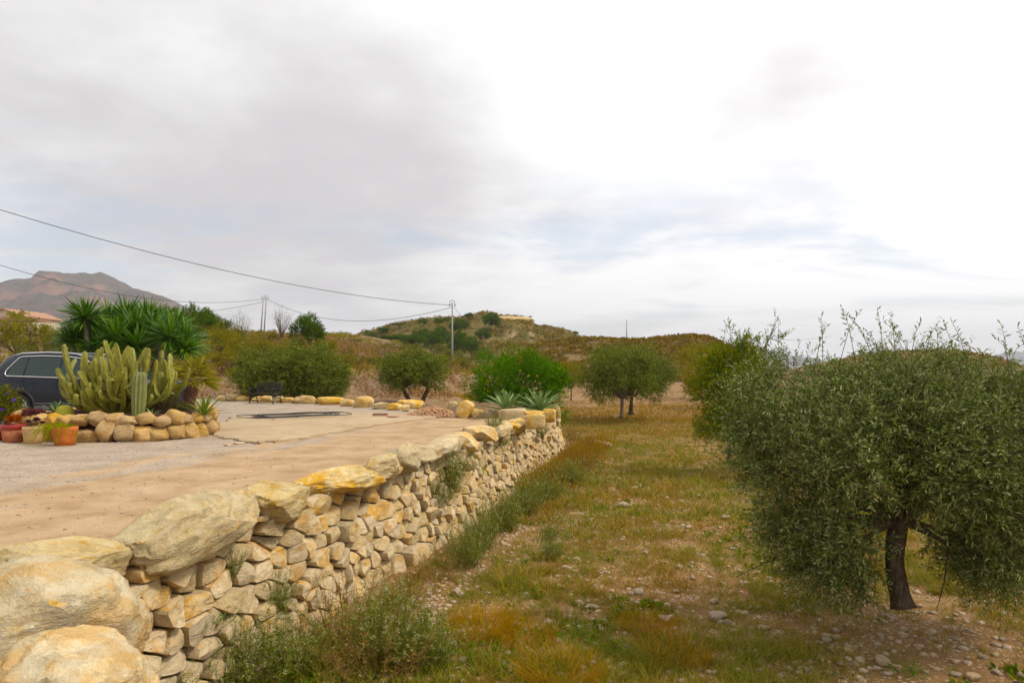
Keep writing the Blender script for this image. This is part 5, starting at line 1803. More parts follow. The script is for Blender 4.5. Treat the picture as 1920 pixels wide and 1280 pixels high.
# ------------------------------------------------------------------ car
def make_car():
    paint, nt, b = newmat('navy_car_paint')
    b.inputs['Base Color'].default_value = (0.006, 0.009, 0.018, 1)
    b.inputs['Roughness'].default_value = 0.28; b.inputs['Metallic'].default_value = 0.0
    b.inputs['Coat Weight'].default_value = 0.22; b.inputs['Coat Roughness'].default_value = 0.06; b.inputs['Specular IOR Level'].default_value = 0.22
    tc = nd(nt, 'ShaderNodeTexCoord').outputs['Object']
    dust = ramp(nt, noise(nt, tc, 3.0, 6.0), [(0.4, 0.22), (0.7, 0.36)])
    nt.links.new(dust, b.inputs['Roughness'])
    chrome = plain('chrome', (0.75, 0.75, 0.76), 0.18, 1.0, 0.5, 0.03)
    black = plain('black_plastic', (0.018, 0.018, 0.019), 0.6, 0, 0.4, 0.2)
    tyre = plain('tyre_rubber', (0.022, 0.021, 0.020), 0.85, 0, 0.3, 0.2)
    rimm = plain('alloy', (0.38, 0.38, 0.39), 0.35, 0.9, 0.5, 0.05)
    greyp = plain('grey_trim', (0.10, 0.10, 0.105), 0.5, 0, 0.4, 0.1)
    glass, gt, gb = newmat('tinted_glass')
    gb.inputs['Base Color'].default_value = (0.008, 0.024, 0.020, 1)
    gb.inputs['Roughness'].default_value = 0.04; gb.inputs['Specular IOR Level'].default_value = 0.5
    redl = plain('tail_lamp', (0.22, 0.01, 0.01), 0.2, 0, 0.5, 0.05)
    rwx = (40 - 960) / F * 16.4
    yaw = R(-4.5)
    car = thing('parked_car', 'dark navy blue sport utility car parked behind the stone planter, half hidden by the cactus', 'car', loc=(rwx, 16.4 + 0.88, float(yard_z(rwx, 17.0))), rz=yaw)
    xs = np.arange(-0.86, 3.561, 0.055)
    zr = np.interp(xs, [-.86, -.82, -.76, -.66, -.52, -.3, .5, 1.2, 1.75, 2.62, 3.1, 3.42, 3.56], [0.80, 1.02, 1.18, 1.46, 1.62, 1.67, 1.70, 1.675, 1.58, 1.09, 1.0, 0.88, 0.66])
    zb = np.minimum(np.interp(xs, [-.86, 0, 2.5, 3.56], [1.12, 1.10, 1.02, 0.9]), zr - 0.015)
    hw = np.interp(xs, [-.86, -.7, -.3, 3.0, 3.4, 3.56], [0.74, 0.84, 0.895, 0.89, 0.82, 0.66])
    zlow = np.interp(xs, [-.86, -.7, 3.4, 3.56], [0.40, 0.26, 0.26, 0.34])
    for xw in (0.0, 2.6):
        dx = np.abs(xs - xw)
        zlow = np.where(dx < 0.41, np.maximum(zlow, 0.34 + np.sqrt(np.maximum(0.41 ** 2 - dx ** 2, 0))), zlow)
    glassy = np.clip((zr - zb) / 0.55, 0, 1)
    rw = hw * (1 - 0.04) - glassy * 0.22
    half = []
    for i in range(len(xs)):
        w = hw[i]; lo = zlow[i]
        mid = max(lo + 0.02, 0.72)
        half.append([(w - 0.10, lo), (w - 0.015, lo + 0.012), (w + 0.004, lo * 0.5 + mid * 0.5), (w, mid), (w - 0.004, max(mid + .01, zb[i] - 0.10)), (w - 0.02, max(mid + .02, zb[i])),
                     (w * 0.45 + rw[i] * 0.55, max(mid + .03, zb[i] * 0.45 + (zr[i] - .05) * 0.55)), (rw[i], max(mid + .035, zr[i] - 0.05)), (rw[i] * 0.9, max(mid + .04, zr[i] - 0.012)), (rw[i] * 0.45, max(mid + .045, zr[i] + 0.008))])
    nh = len(half[0])
    V, Fc = [], []
    for i, x in enumerate(xs):
        V += [(x, -y, z) for y, z in half[i]] + [(x, y, z) for y, z in half[i][::-1]]
    m = 2 * nh
    for i in range(len(xs) - 1):
        for q in range(m):
            Fc.append((i * m + q, (i + 1) * m + q, (i + 1) * m + (q + 1) % m, i * m + (q + 1) % m))
    Fc.append(tuple(range(m))); Fc.append(tuple(range((len(xs) - 1) * m, len(xs) * m))[::-1])
    me = mesh('body', V, Fc)
    bm = bmesh.new(); bm.from_mesh(me); bmesh.ops.recalc_face_normals(bm, faces=bm.faces); bm.to_mesh(me); bm.free()
    me.polygons.foreach_set('use_smooth', np.full(len(me.polygons), True))
    body = link('body', sharp(me, 40), paint, car)

    def surf(x, f, off=0.008, side=-1):
        """point on the cabin side: f=0 belt, 1 roof edge"""
        i = np.interp(x, xs, np.arange(len(xs)))
        a = [np.interp(x, xs, [h[5][k] for h in half]) for k in (0, 1)]
        c = [np.interp(x, xs, [h[7][k] for h in half]) for k in (0, 1)]
        y = a[0] + (c[0] - a[0]) * f + off; z = a[1] + (c[1] - a[1]) * f + off * 0.3
        return (x, side * y, z)
    for side in (-1, 1):
        for (nm, x0, x1, cut) in (('quarter_window', -0.34, 0.10, True), ('rear_door_window', 0.14, 0.98, False), ('front_door_window', 1.03, 1.95, False)):
            pane = []
            n = 7
            for j, f in enumerate((0.05, 0.3, 0.6, 0.86)):
                lo = x0 + (0.16 * f if cut else 0.0) + (0.12 * abs(f - 0.45) ** 2 * 2 if cut else 0)
                hi = x1 - (0.55 * f if nm == 'front_door_window' else 0)
                pane += [surf(float(xx), f, 0.010, side) for xx in np.linspace(lo, hi, n)]
            Fp = [(j * n + i, j * n + i + 1, (j + 1) * n + i + 1, (j + 1) * n + i) for j in range(3) for i in range(n - 1)]
            link(nm, mesh(nm, pane, Fp), glass, car)
        # chrome surround of the whole side glass
        loop = [surf(x, 0.0, 0.012, side) for x in np.linspace(-0.30, 2.3, 14)] + [surf(2.05, 0.45, 0.012, side), surf(1.62, 0.92, 0.012, side)] + \
               [surf(x, 0.92, 0.012, side) for x in np.linspace(1.3, -0.08, 9)] + [surf(-0.16, 0.86, 0.012, side), surf(-0.26, 0.6, 0.012, side), surf(-0.38, 0.28, 0.012, side), surf(-0.39, 0.1, 0.012, side)]
        mb = MB(); mb.tube(loop, 0.013, 6, closed=True); mb.build('window_trim', chrome, car)
        mb = MB(); rr = [surf(x, 1.0, 0.0, side) for x in np.linspace(-0.38, 1.55, 9)]
        rr = [(x, y * 0.93, z + (0.02 if 0 < i < 8 else -0.02) + 0.03) for i, (x, y, z) in enumerate(rr)]
        mb.tube(rr, 0.018, 6); mb.build('roof_rail', chrome, car)
        # door seams, handle, sill and wheel-arch cladding
        mb = MB()
        for x in (0.12, 1.0, 2.05):
            lo = 0.45 if x > 0.5 else 0.80
            mb.tube([(x + (0.10 if x < 0.5 and z < 0.85 else 0), side * (float(np.interp(x, xs, hw)) + 0.002), z) for z in np.linspace(lo, 1.06, 6)], 0.005, 4)
        mb.build('door_seam', black, car)
        for x in (0.36, 1.22):
            mb = MB(); mb.tube([(x - 0.09, side * 0.895, 0.955), (x - 0.05, side * 0.925, 0.958), (x + 0.05, side * 0.925, 0.955), (x + 0.09, side * 0.895, 0.95)], 0.014, 6)
            mb.build('door_handle', paint, car)
        mb = MB(); mb.box((1.3, side * 0.885, 0.34), (1.75, 0.05, 0.10)); mb.box((1.3, side * 0.905, 0.44), (1.72, 0.022, 0.03))
        mb.build('sill_trim', greyp, car, smooth=False)
        for xw in (0.0, 2.6):
            t = np.linspace(-0.15, math.pi + 0.15, 22)
            mb = MB(); mb.tube(np.stack([xw + np.cos(t) * 0.425, np.full(22, side * 0.885), 0.34 + np.sin(t) * 0.425], 1), 0.035, 6); mb.build('arch_cladding', black, car)
            wh = link('wheel', None, None, car, loc=(xw, side * 0.79, 0.34)); wh.empty_display_size = 0.1
            mb = MB(); pr = [(0.22, -0.1), (0.30, -0.115), (0.335, -0.09), (0.34, 0), (0.335, 0.09), (0.30, 0.115), (0.225, 0.10)]
            Vt, Ft = [], []
            k = 32
            for r, yy in pr:
                an = np.arange(k) * 2 * math.pi / k
                Vt.append(np.stack([np.cos(an) * r, np.full(k, yy), np.sin(an) * r], 1))
            for a_ in range(len(pr) - 1):
                for q in range(k):
                    Ft.append((a_ * k + q, a_ * k + (q + 1) % k, (a_ + 1) * k + (q + 1) % k, (a_ + 1) * k + q))
            mb.add(np.concatenate(Vt), Ft); mb.build('tyre', tyre, wh)
            mb = MB()
            t = np.linspace(0, 2 * math.pi, 28, endpoint=False)
            mb.tube(np.stack([np.cos(t) * 0.222, np.full(28, side * 0.095), np.sin(t) * 0.222], 1), 0.014, 6, closed=True)
            for s_ in range(5):
                an = s_ * 2 * math.pi / 5 + 0.3
                for da in (-0.13, 0.13):
                    mb.tube([(math.cos(an) * 0.03, side * 0.085, math.sin(an) * 0.03), (math.cos(an + da) * 0.215, side * 0.09, math.sin(an + da) * 0.215)], [0.026, 0.018], 5)
            mb.tube([(0, side * 0.07, 0), (0, side * 0.10, 0)], 0.045, 12)
            mb.build('rim', rimm, wh)
            mb = MB(); mb.tube([(0, side * 0.03, 0), (0, side * 0.05, 0)], 0.215, 24); mb.build('brake_disc', black, wh)
        mb = MB(); mb.box((-0.72, side * 0.72, 0.93), (0.16, 0.26, 0.17)); link('tail_lamp', sharp(mb.mesh('tail_lamp')), redl, car, loc=(-0.02, side * 0.02, 0), rot=(0, 0, side * 0.35))
        mb = MB(); mb.add(*rock_v(5, (0.16, 0.24, 0.16), sub=2, cuts=0, boxy=0.5, rough=0.0)); mb.build('wing_mirror', paint, car, loc=(2.0, side * 1.0, 1.08))
    mb = MB(); mb.box((1.3, 0, 0.32), (3.9, 1.3, 0.16)); mb.box((0, 0, 0.5), (0.85, 1.2, 0.7)); mb.box((2.6, 0, 0.5), (0.85, 1.2, 0.6)); mb.build('underbody', black, car, smooth=False)
    # windscreen and rear window
    def ctr(x, f):
        return (x, f * float(np.interp(x, xs, rw)) * 0.86, float(np.interp(x, xs, zr)) + 0.016 - 0.012 * abs(f))
    for nm, x0, x1 in (('windscreen', 1.85, 2.55), ('rear_window', -0.72, -0.45)):
        Vw = [ctr(float(x), f) for x in np.linspace(x0, x1, 6) for f in (-1, -0.5, 0, 0.5, 1)]
        Fw = [(j * 5 + i, j * 5 + i + 1, (j + 1) * 5 + i + 1, (j + 1) * 5 + i) for j in range(5) for i in range(4)]
        link(nm, mesh(nm, Vw, Fw), glass, car)
    mb = MB(); mb.box((-0.80, 0, 0.52), (0.14, 1.5, 0.22)); mb.build('bumper', black, car, smooth=False)
    return car


make_car()


# ------------------------------------------------------------------ bench
def make_bench():
    p = yard_at(497, 756)
    iron = plain('black_iron', (0.02, 0.021, 0.022), 0.55, 0.3, 0.5, 0.3)
    slat = plain('dark_slat', (0.055, 0.045, 0.035), 0.75, 0, 0.3, 0.3, 14.0)
    t = thing('garden_bench', 'black cast iron garden bench with slatted seat in front of the olive bushes', 'bench', loc=(p.x, p.y, p.z), rz=R(-24))
    W = 1.22
    for s in (-1, 1):
        mb = MB()
        x = s * W / 2
        mb.tube([(x, -0.22, 0), (x, -0.19, 0.12), (x, -0.23, 0.28), (x, -0.20, 0.40)], [0.028, 0.02, 0.02, 0.024], 6)
        mb.tube([(x, 0.24, 0), (x, 0.19, 0.15), (x, 0.17, 0.40), (x, 0.24, 0.62), (x, 0.29, 0.80)], [0.028, 0.02, 0.022, 0.02, 0.018], 6)
        mb.tube([(x, -0.20, 0.39), (x, 0.0, 0.37), (x, 0.18, 0.39)], 0.02, 6)
        mb.tube([(x, -0.20, 0.40), (x, -0.24, 0.52), (x, -0.20, 0.60), (x, -0.05, 0.61), (x, 0.22, 0.60)], 0.018, 6)
        mb.tube([(x, -0.15, 0.20), (x, 0.0, 0.27), (x, 0.16, 0.20)], 0.012, 6)
        mb.build('end_frame', iron, t)
    for k in range(6):
        mb = MB(); mb.box((0, -0.21 + k * 0.075, 0.412 - 0.010 * math.sin(k / 5 * math.pi)), (W, 0.058, 0.022)); mb.build('slat', slat, t, smooth=False)

    def bk(x, f):
        return (x, 0.185 + 0.105 * f, 0.46 + 0.34 * f)
    mb = MB(); mb.tube([bk(-W / 2, 1), bk(-W / 4, 1.03), bk(0, 1.05), bk(W / 4, 1.03), bk(W / 2, 1)], 0.022, 6); mb.build('top_rail', slat, t)
    mb = MB(); mb.tube([bk(-W / 2, 0.05), bk(W / 2, 0.05)], 0.016, 6); mb.build('bottom_rail', iron, t)
    mb = MB()
    for k in range(7):
        cx = -W / 2 + (k + 0.5) * W / 7
        a = np.linspace(0, 2 * math.pi, 14, endpoint=False)
        mb.tube([bk(cx + math.cos(q) * 0.075, 0.53 + math.sin(q) * 0.40) for q in a], 0.011, 5, closed=True)
        mb.tube([bk(cx + math.cos(q) * 0.035, 0.53 + math.sin(q) * 0.18) for q in a], 0.010, 5, closed=True)
        for sx in (-1, 1):
            mb.tube([bk(cx + sx * W / 14, 0.05), bk(cx + sx * 0.03, 0.5), bk(cx + sx * W / 14, 1.0)], 0.009, 5)
    mb.build('back_lattice', iron, t)


make_bench()

# ------------------------------------------------------------------ stones lining the far side of the yard
EDGE = [
    (402, 422, 742, 752, 'small edging stone beside the right end of the stone planter'),
    (420, 442, 739, 752, 'rounded edging stone, first one left of the iron bench'),
    (440, 464, 743, 752, 'squarish edging stone partly behind the left leg of the bench'),
    (470, 492, 744, 753, 'edging stone seen under the left half of the bench seat'),
    (488, 512, 743, 754, 'edging stone seen under the right half of the bench seat'),
    (510, 530, 744, 755, 'small edging stone at the right legs of the bench'),
    (525, 549, 746, 755, 'flat edging stone just right of the bench'),
    (548, 588, 743, 757, 'long wedge shaped edging stone, second one right of the bench'),
    (592, 642, 746, 759, 'long saddle shaped ochre edging stone below the brown bank'),
    (636, 663, 750, 762, 'small pale edging stone leaning on the big rounded one'),
    (660, 698, 745, 764, 'biggest rounded pale edging stone in the row'),
    (694, 728, 756, 767, 'low flat edging stone right of the biggest rounded one'),
    (725, 754, 757, 769, 'pointed pale edging stone in front of the forked olive trunk'),
    (738, 792, 751, 766, 'long thin slab at the right end of the edging row'),
    (752, 766, 760, 771, 'grey concrete block in front of the long thin slab'),
    (838, 858, 755, 773, 'dark brown upright block at the left of the corner rocks'),
    (856, 870, 754, 768, 'small brown rock tucked behind the corner rocks'),
    (858, 884, 752, 784, 'leaning grey slab in front of the round green bush'),
    (878, 901, 754, 771, 'pale rock at the left foot of the round green bush'),
    (882, 898, 768, 785, 'small pale broken rock right of the leaning grey slab'),
    (897, 906, 770, 784, 'narrow rock at the left of the left agave'),
    (935, 988, 770, 796, 'large square-cut limestone block in front of the left agave'),
    (985, 1022, 779, 803, 'cube shaped limestone block in front of the right agave'),
    (983, 1024, 772, 780, 'thin flat slab lying on the cube shaped block'),
    (1018, 1042, 769, 790, 'upright golden block at the right of the cube shaped block'),
    (1037, 1051, 764, 783, 'last narrow golden block at the corner of the wall'),
]
for k, (x0, x1, yt, ybs, lab) in enumerate(EDGE):
    if x0 == 983:
        p = yard_at((x0 + x1) / 2, 803); zb_ = 0.29; Yd = p.y + 0.1
    elif x0 >= 1018:
        Yd = 17.4 if x0 == 1018 else 18.8
        p = at((x0 + x1) / 2, ybs, Yd); zb_ = p.z
    else:
        p = yard_at((x0 + x1) / 2, ybs); zb_ = p.z; Yd = p.y
    w = (x1 - x0) / F * Yd * 1.06; h = (ybs - yt) / F * Yd * 1.1
    dep = max(0.3, min(0.6, w * 0.6))
    bx = x0 >= 930 or 'block' in lab
    me = rock_mesh('edging_rock', 700 + k * 3, (w, dep, h * 1.12), sub=4, cuts=15 if not bx else 7, boxy=0.6 if not bx else 0.9, rough=0.07 if not bx else 0.035, lo=0.62, hi=0.95)
    tag(link('edging_rock', me, m_edge, loc=((x0 + x1) / 2 / F * Yd - 960 / F * Yd, Yd + dep / 2, zb_ + h * 0.46), rot=(0, (k % 5 - 2) * 0.03 + (0.5 if x0 == 858 else 0), (k % 3 - 1) * 0.12)), lab, 'rock')

# soil bed that carries the bush and the agaves
V, Fc = ico(4)
V = V * np.array([1.55, 1.9, 0.42]); V[:, 2] += 0.05 * n2(V[:, 0], V[:, 1], 1.5, 3)
kind(link('planting_bed', mesh('planting_bed', V, Fc), m_field, loc=(-0.75, 20.4, -0.10)), 'structure')

p = at(950, 772, 18.6)
rosette('agave', 'left one of two grey-green agaves before the round green bush', 'agave', (p.x, p.y, 0.20), 34, 0.78, 0.105, m_agave, 51, (0.05, 1.42), 0.10, 0.35, thick=0.02)
p = at(1011, 776, 18.6)
rosette('agave', 'right and larger one of two agaves before the round green bush', 'agave', (p.x, p.y, 0.18), 40, 0.84, 0.11, m_agave, 52, (0.05, 1.42), 0.10, 0.35, thick=0.02)

# ------------------------------------------------------------------ pipe coil and tiles on the slab
pipe = plain('black_pipe', (0.022, 0.022, 0.024), 0.55, 0, 0.4, 0.3)
hz = yard_at(562, 784)
mb = MB()
rng = np.random.default_rng(6)
pts = []
n = 420
for i in range(n):
    t = i / n * 2 * math.pi * 5.5
    k = i / n
    rx = 1.15 + 0.28 * math.sin(t * 0.37) ; ry = 0.62 + 0.25 * math.sin(t * 0.29 + 1)
    x = math.cos(t) * rx + 0.22 * math.sin(t * 0.13 + 2); y = math.sin(t) * ry
    xr_, yr_ = x * math.cos(0.5) - y * math.sin(0.5), x * math.sin(0.5) + y * math.cos(0.5)
    pts.append((xr_, yr_, 0.088 + 0.028 * (0.5 + 0.5 * math.sin(t * 2.7 + k * 9)) + 0.01 * k))
for s in np.linspace(0, 1, 10):
    pts.append((pts[-1][0] + 0.12, pts[-1][1] - 0.01, 0.09))
mb.tube(pts, 0.011, 5)
tag(mb.build('pipe_coil', pipe, None, loc=(hz.x, hz.y, 0.0)), 'loose coil of black irrigation pipe lying on the concrete slab', 'hose')
for (px, py, w, d, h, m, lab, rz) in ((713, 784, 0.42, 0.14, 0.05, plain('brown_brick', (0.22, 0.09, 0.045), 0.9), 'dark brown brick lying on the far end of the slab', 0.1),
                                      (737, 786, 0.30, 0.24, 0.02, plain('orange_tile', (0.42, 0.22, 0.12), 0.9), 'flat orange floor tile beside the dark brown brick', -0.2)):
    p = yard_at(px, py)
    mb = MB(); mb.box((0, 0, h / 2), (w, d, h))
    me = mb.mesh('tile', False)
    bm = bmesh.new(); bm.from_mesh(me); bmesh.ops.bevel(bm, geom=bm.edges[:], offset=0.006, segments=1, affect='EDGES'); bm.to_mesh(me); bm.free()
    tag(link('brick' if w > 0.4 else 'floor_tile', me, m, loc=(p.x, p.y, 0.08), rot=(0, 0, rz)), lab, 'brick' if w > 0.4 else 'tile')
for k, (px, py, s, lab) in enumerate([(428, 835, 0.16, 'flat white stone on the sand left of the slab corner'), (449, 832, 0.20, 'flat white stone nearest the front corner of the slab'), (512, 791, 0.12, 'small pale stone lying in the pipe coil')]):
    p = yard_at(px, py)
    tag(link('flat_stone', rock_mesh('flat_stone', 850 + k, (s, s * 0.8, s * 0.3), sub=3), m_fieldstone, loc=(p.x, p.y, p.z + s * 0.06 + (0.07 if k == 2 else 0))), lab, 'stone')


# ------------------------------------------------------------------ poles and cables
conc = plain('pole_concrete', (0.30, 0.29, 0.27), 0.9, 0, 0.1, 0.2, 3.0)
steel = plain('dark_steel', (0.10, 0.10, 0.105), 0.6, 0.5, 0.4, 0.1)


def pole(px, ptop, pbase, Y, r, label, lean=0.0, group=None, arms=True, name='utility_pole'):
    x = (px - 960) / F * Y
    zb_ = gz(x, Y) - 0.2
    zt = CH + (HZ - ptop) / F * Y
    t = thing(name, label, 'pole' if name == 'utility_pole' else 'mast', loc=(x, Y, zb_), group=group)
    mb = MB(); mb.tube([(0, 0, 0), (lean * 0.5, 0, (zt - zb_) * 0.5), (lean, 0, zt - zb_)], [r * 1.25, r, r * 0.7], 8); mb.build('post', conc, t)
    if arms:
        q = zt - zb_
        mb = MB(); mb.tube([(lean - 0.30, 0, q - 0.25), (lean - 0.22, 0, q + 0.15), (lean, 0, q + 0.28), (lean + 0.22, 0, q + 0.15), (lean + 0.30, 0, q - 0.25)], 0.03, 5); mb.build('bracket', steel, t)
        for s in (-1, 1):
            mb = MB(); mb.lathe([(0.03, -0.12), (0.07, -0.08), (0.05, -0.02), (0.07, 0.03), (0.03, 0.08)], (lean + s * 0.30, 0, q - 0.28), 8); mb.build('insulator', steel, t)
    return Vector((x + lean, Y, zt))


tA_ = pole(489, 558, 640, 112, 0.10, 'left post of the leaning twin concrete poles on the skyline', 0.45, 'twin poles')
tB_ = pole(495, 556, 640, 112.6, 0.10, 'right post of the leaning twin concrete poles on the skyline', 0.42, 'twin poles')
tC_ = pole(848, 567, 687, 73, 0.10, 'single slim concrete pole in front of the pine hill', 0.0)
pole(1175, 598, 642, 136, 0.09, 'thin mast on the scrub ridge', 0.0, arms=False, name='mast')
tE_ = pole(1395, 629, 690, 150, 0.16, 'small distant pole above the big olive tree', 0.0)
pole(1460, 603, 690, 120, 0.06, 'thin distant aerial mast left of the big olive tree top', 0.0, arms=False, name='mast')
wirem = plain('cable_black', (0.02, 0.02, 0.022), 0.6)


def cable(a, b, sag, label, r=0.02):
    a, b = Vector(a), Vector(b)
    P = []
    for i in range(41):
        t = i / 40
        q = a.lerp(b, t); q.z -= sag * 4 * t * (1 - t)
        P.append(q[:])
    mb = MB(); mb.tube(P, r, 5)
    tag(mb.build('power_cable', wirem), label, 'cable')


cable(at(-330, 285, 40), tC_ + Vector((0, 0, -0.3)), 1.75, 'long sagging cable from the upper left to the single pole', 0.026)
cable(at(-260, 405, 60), tA_ + Vector((0, 0, -0.2)), 3.2, 'cable from the left edge over the mountain to the top of the twin poles', 0.030)
cable(at(200, 590, 125), tA_ + Vector((0, 0, -0.7)), 1.0, 'lower cable reaching the twin poles from behind the yucca', 0.030)
cable(tB_ + Vector((0, 0, -0.4)), tC_ + Vector((0, 0, -0.5)), 2.5, 'slack cable between the twin poles and the single pole', 0.028)
cable(tC_ + Vector((0, 0, -0.3)), at(900, 625, 130), 0.2, 'thin stay cable running down right from the single pole', 0.02)
cable(at(1330, 645, 150), tE_ + Vector((0, 0, -0.3)), 0.6, 'faint far cable left of the small distant pole', 0.025)
cable(tE_ + Vector((0, 0, -0.3)), at(1560, 630, 160), 0.8, 'faint far cable right of the small distant pole', 0.025)

# ------------------------------------------------------------------ farmhouse on the left
def make_house():
    Y = 95.0
    x = (8 - 960) / F * Y
    z0 = gz(x, Y) - 0.3
    t = thing('farmhouse', 'cream farmhouse with terracotta roof above the almond trees at the far left', 'house', loc=(x, Y, z0))
    wallm = plain('cream_render', (0.52, 0.45, 0.32), 0.95, 0, 0.1, 0.1, 2.0)
    roofm = plain('terracotta_roof', (0.36, 0.21, 0.135), 0.9, 0, 0.1, 0.3, 5.0)
    h = CH + (HZ - 578) / F * Y - z0
    mb = MB(); mb.prism([(-2.6, 0), (2.6, 0), (2.6, h - 1.1), (0.0, h - 0.1), (-2.6, h - 1.1)], 0, 8)
    mb.build('wall', wallm, t, smooth=False, fix=True)
    for s in (-1, 1):
        mb = MB(); mb.add([(0, -0.3, h), (0, 8.3, h), (s * 2.95, 8.3, h - 1.12), (s * 2.95, -0.3, h - 1.12), (0, -0.3, h - 0.12), (0, 8.3, h - 0.12), (s * 2.95, 8.3, h - 1.24), (s * 2.95, -0.3, h - 1.24)],
                          [(0, 1, 2, 3), (4, 7, 6, 5), (0, 3, 7, 4), (1, 5, 6, 2), (2, 6, 7, 3)])
        mb.build('roof', roofm, t, smooth=False, fix=True)
    mb = MB(); mb.prism([(-3.4, 0), (6.4, 0), (6.4, h - 2.35), (2.7, h - 2.0), (-3.4, h - 2.0)], -2.6, -0.02); lo = mb.build('porch', wallm, t, smooth=False, fix=True)
    mb = MB(); mb.prism([(-3.7, h - 2.0), (2.6, h - 1.98), (6.7, h - 1.95), (6.7, h - 1.75), (2.6, h - 1.45), (-3.7, h - 1.55)], -2.9, -0.03); mb.build('porch_roof', roofm, t, smooth=False, fix=True)
    mb = MB(); mb.box((-1.0, -0.03, h - 1.0), (0.5, 0.08, 0.5)); w = mb.build('window', plain('dark_glass', (0.03, 0.035, 0.04), 0.2), t, smooth=False)
    mb = MB(); mb.lathe([(0.02, 0), (0.02, 1.0), (0.05, 1.05)], (4.6, -1.5, h - 1.6), 6); mb.build('aerial', steel, t)


make_house()
oc = rock_mesh('rock_outcrop', 4321, (11.5, 7.0, 4.4), sub=5, cuts=16, boxy=0.85, rough=0.07, lo=0.6, hi=0.95, fr=2.4)
op = at(964, 607, 207)
tag(link('rock_outcrop', oc, m_edge, loc=op, rot=(0, 0.04, 0.2)), 'cream rock outcrop forming a small cliff on top of the pine hill', 'rock')
oc = rock_mesh('rock_outcrop', 4329, (9.0, 6.0, 2.6), sub=4, cuts=16, boxy=0.8, rough=0.08, lo=0.6, hi=0.95, fr=2.4)
op = at(1027, 622, 205)
tag(link('rock_outcrop', oc, m_edge, loc=op, rot=(0, 0.06, -0.1)), 'low ochre rock shelf right of the hilltop cliff', 'rock')
p = at(33, 596, 80)
pt = thing('garden_palm', 'small feathery palm beside the far farmhouse', 'palm', loc=(p.x, p.y, gz(p.x, p.y)))
h = p.z - gz(p.x, p.y)
mb = MB(); mb.tube([(0, 0, 0), (0, 0, h)], [0.2, 0.14], 8); mb.build('trunk', m_bark, pt)
rng = np.random.default_rng(4)
for k in range(16):
    az = k * 2.4; el = rng.uniform(-0.3, 1.2)
    d = np.array([math.cos(az) * math.cos(el), math.sin(az) * math.cos(el), math.sin(el)])
    P = bez((0, 0, h), np.array([0, 0, h]) + d * 0.7 + np.array([0, 0, 0.2]), np.array([0, 0, h]) + d * 1.3 - np.array([0, 0, 0.35]), 12)
    Q = np.repeat(P[2:], 6, 0); T = np.repeat(nrmz(np.gradient(P, axis=0))[2:], 6, 0)
    V, Fc = leaf_quads(Q, T * 0.6 + rng.normal(size=Q.shape) * 0.6, 0.30, 0.05, rng)
    link('frond', mesh('frond', V, Fc, False), m_palm, pt)


# ------------------------------------------------------------------ weeds
def weed_meshes(seed, n, h, spread, lw, flowers, leaf_l=0.05, dens=15, curve=0.3):
    rng = np.random.default_rng(seed)
    mb = MB()
    LP, LD, FP = [], [], []
    for k in range(n):
        az = rng.uniform(0, 6.283); q = rng.random() ** 0.7
        b = np.array([math.cos(az), math.sin(az), 0]) * spread * 0.22 * rng.random()
        hh = h * rng.uniform(0.5, 1.08) * (1 - 0.25 * q)
        e = np.array([math.cos(az) * spread * q * 0.55, math.sin(az) * spread * q * 0.55, hh])
        mid = np.array([e[0] * 0.75, e[1] * 0.75, hh * 0.45]) + rng.normal(size=3) * 0.03
        P = bez(b, mid, e, 7)
        mb.tube(P, np.linspace(0.0040, 0.0015, 7), 3, cap=False)
        for i in range(dens):
            t = rng.uniform(0.08, 1.0) * 6
            j = int(min(5, t)); p = P[j] + (P[j + 1] - P[j]) * (t - j)
            LP.append(p); LD.append(rng.normal(size=3) * 0.6 + np.array([0, 0, 0.7]))
            if i % 4 == 0 and t > 2.2:
                d = nrmz((rng.normal(size=(1, 3)) + np.array([[0, 0, 1.0]])))[0] * rng.uniform(0.05, 0.14)
                mb.tube([p, p + d], [0.002, 0.001], 3, cap=False)
                for s in np.linspace(0.2, 1, 5):
                    LP.append(p + d * s); LD.append(rng.normal(size=3) * 0.6 + d * 6)
                if rng.random() < flowers:
                    FP.append(p + d)
        if rng.random() < flowers:
            FP.append(P[-1]); FP.append(P[-1] - np.array([0, 0, 0.02])); FP.append(P[-1] - np.array([0, 0, 0.045]))
    LP = np.array(LP)
    V, Fc = leaf_quads(LP, np.array(LD), leaf_l * rng.uniform(0.6, 1.3, len(LP)), lw, rng)
    out = [mb.mesh('stems'), mesh('leaves', V, Fc, False), None]
    if FP:
        FP = np.repeat(np.array(FP), 6, 0) + rng.normal(size=(len(FP) * 6, 3)) * 0.008
        V, Fc = leaf_quads(FP, rng.normal(size=FP.shape), 0.014, 0.011, rng)
        out[2] = mesh('flower_heads', V, Fc, False)
    return out


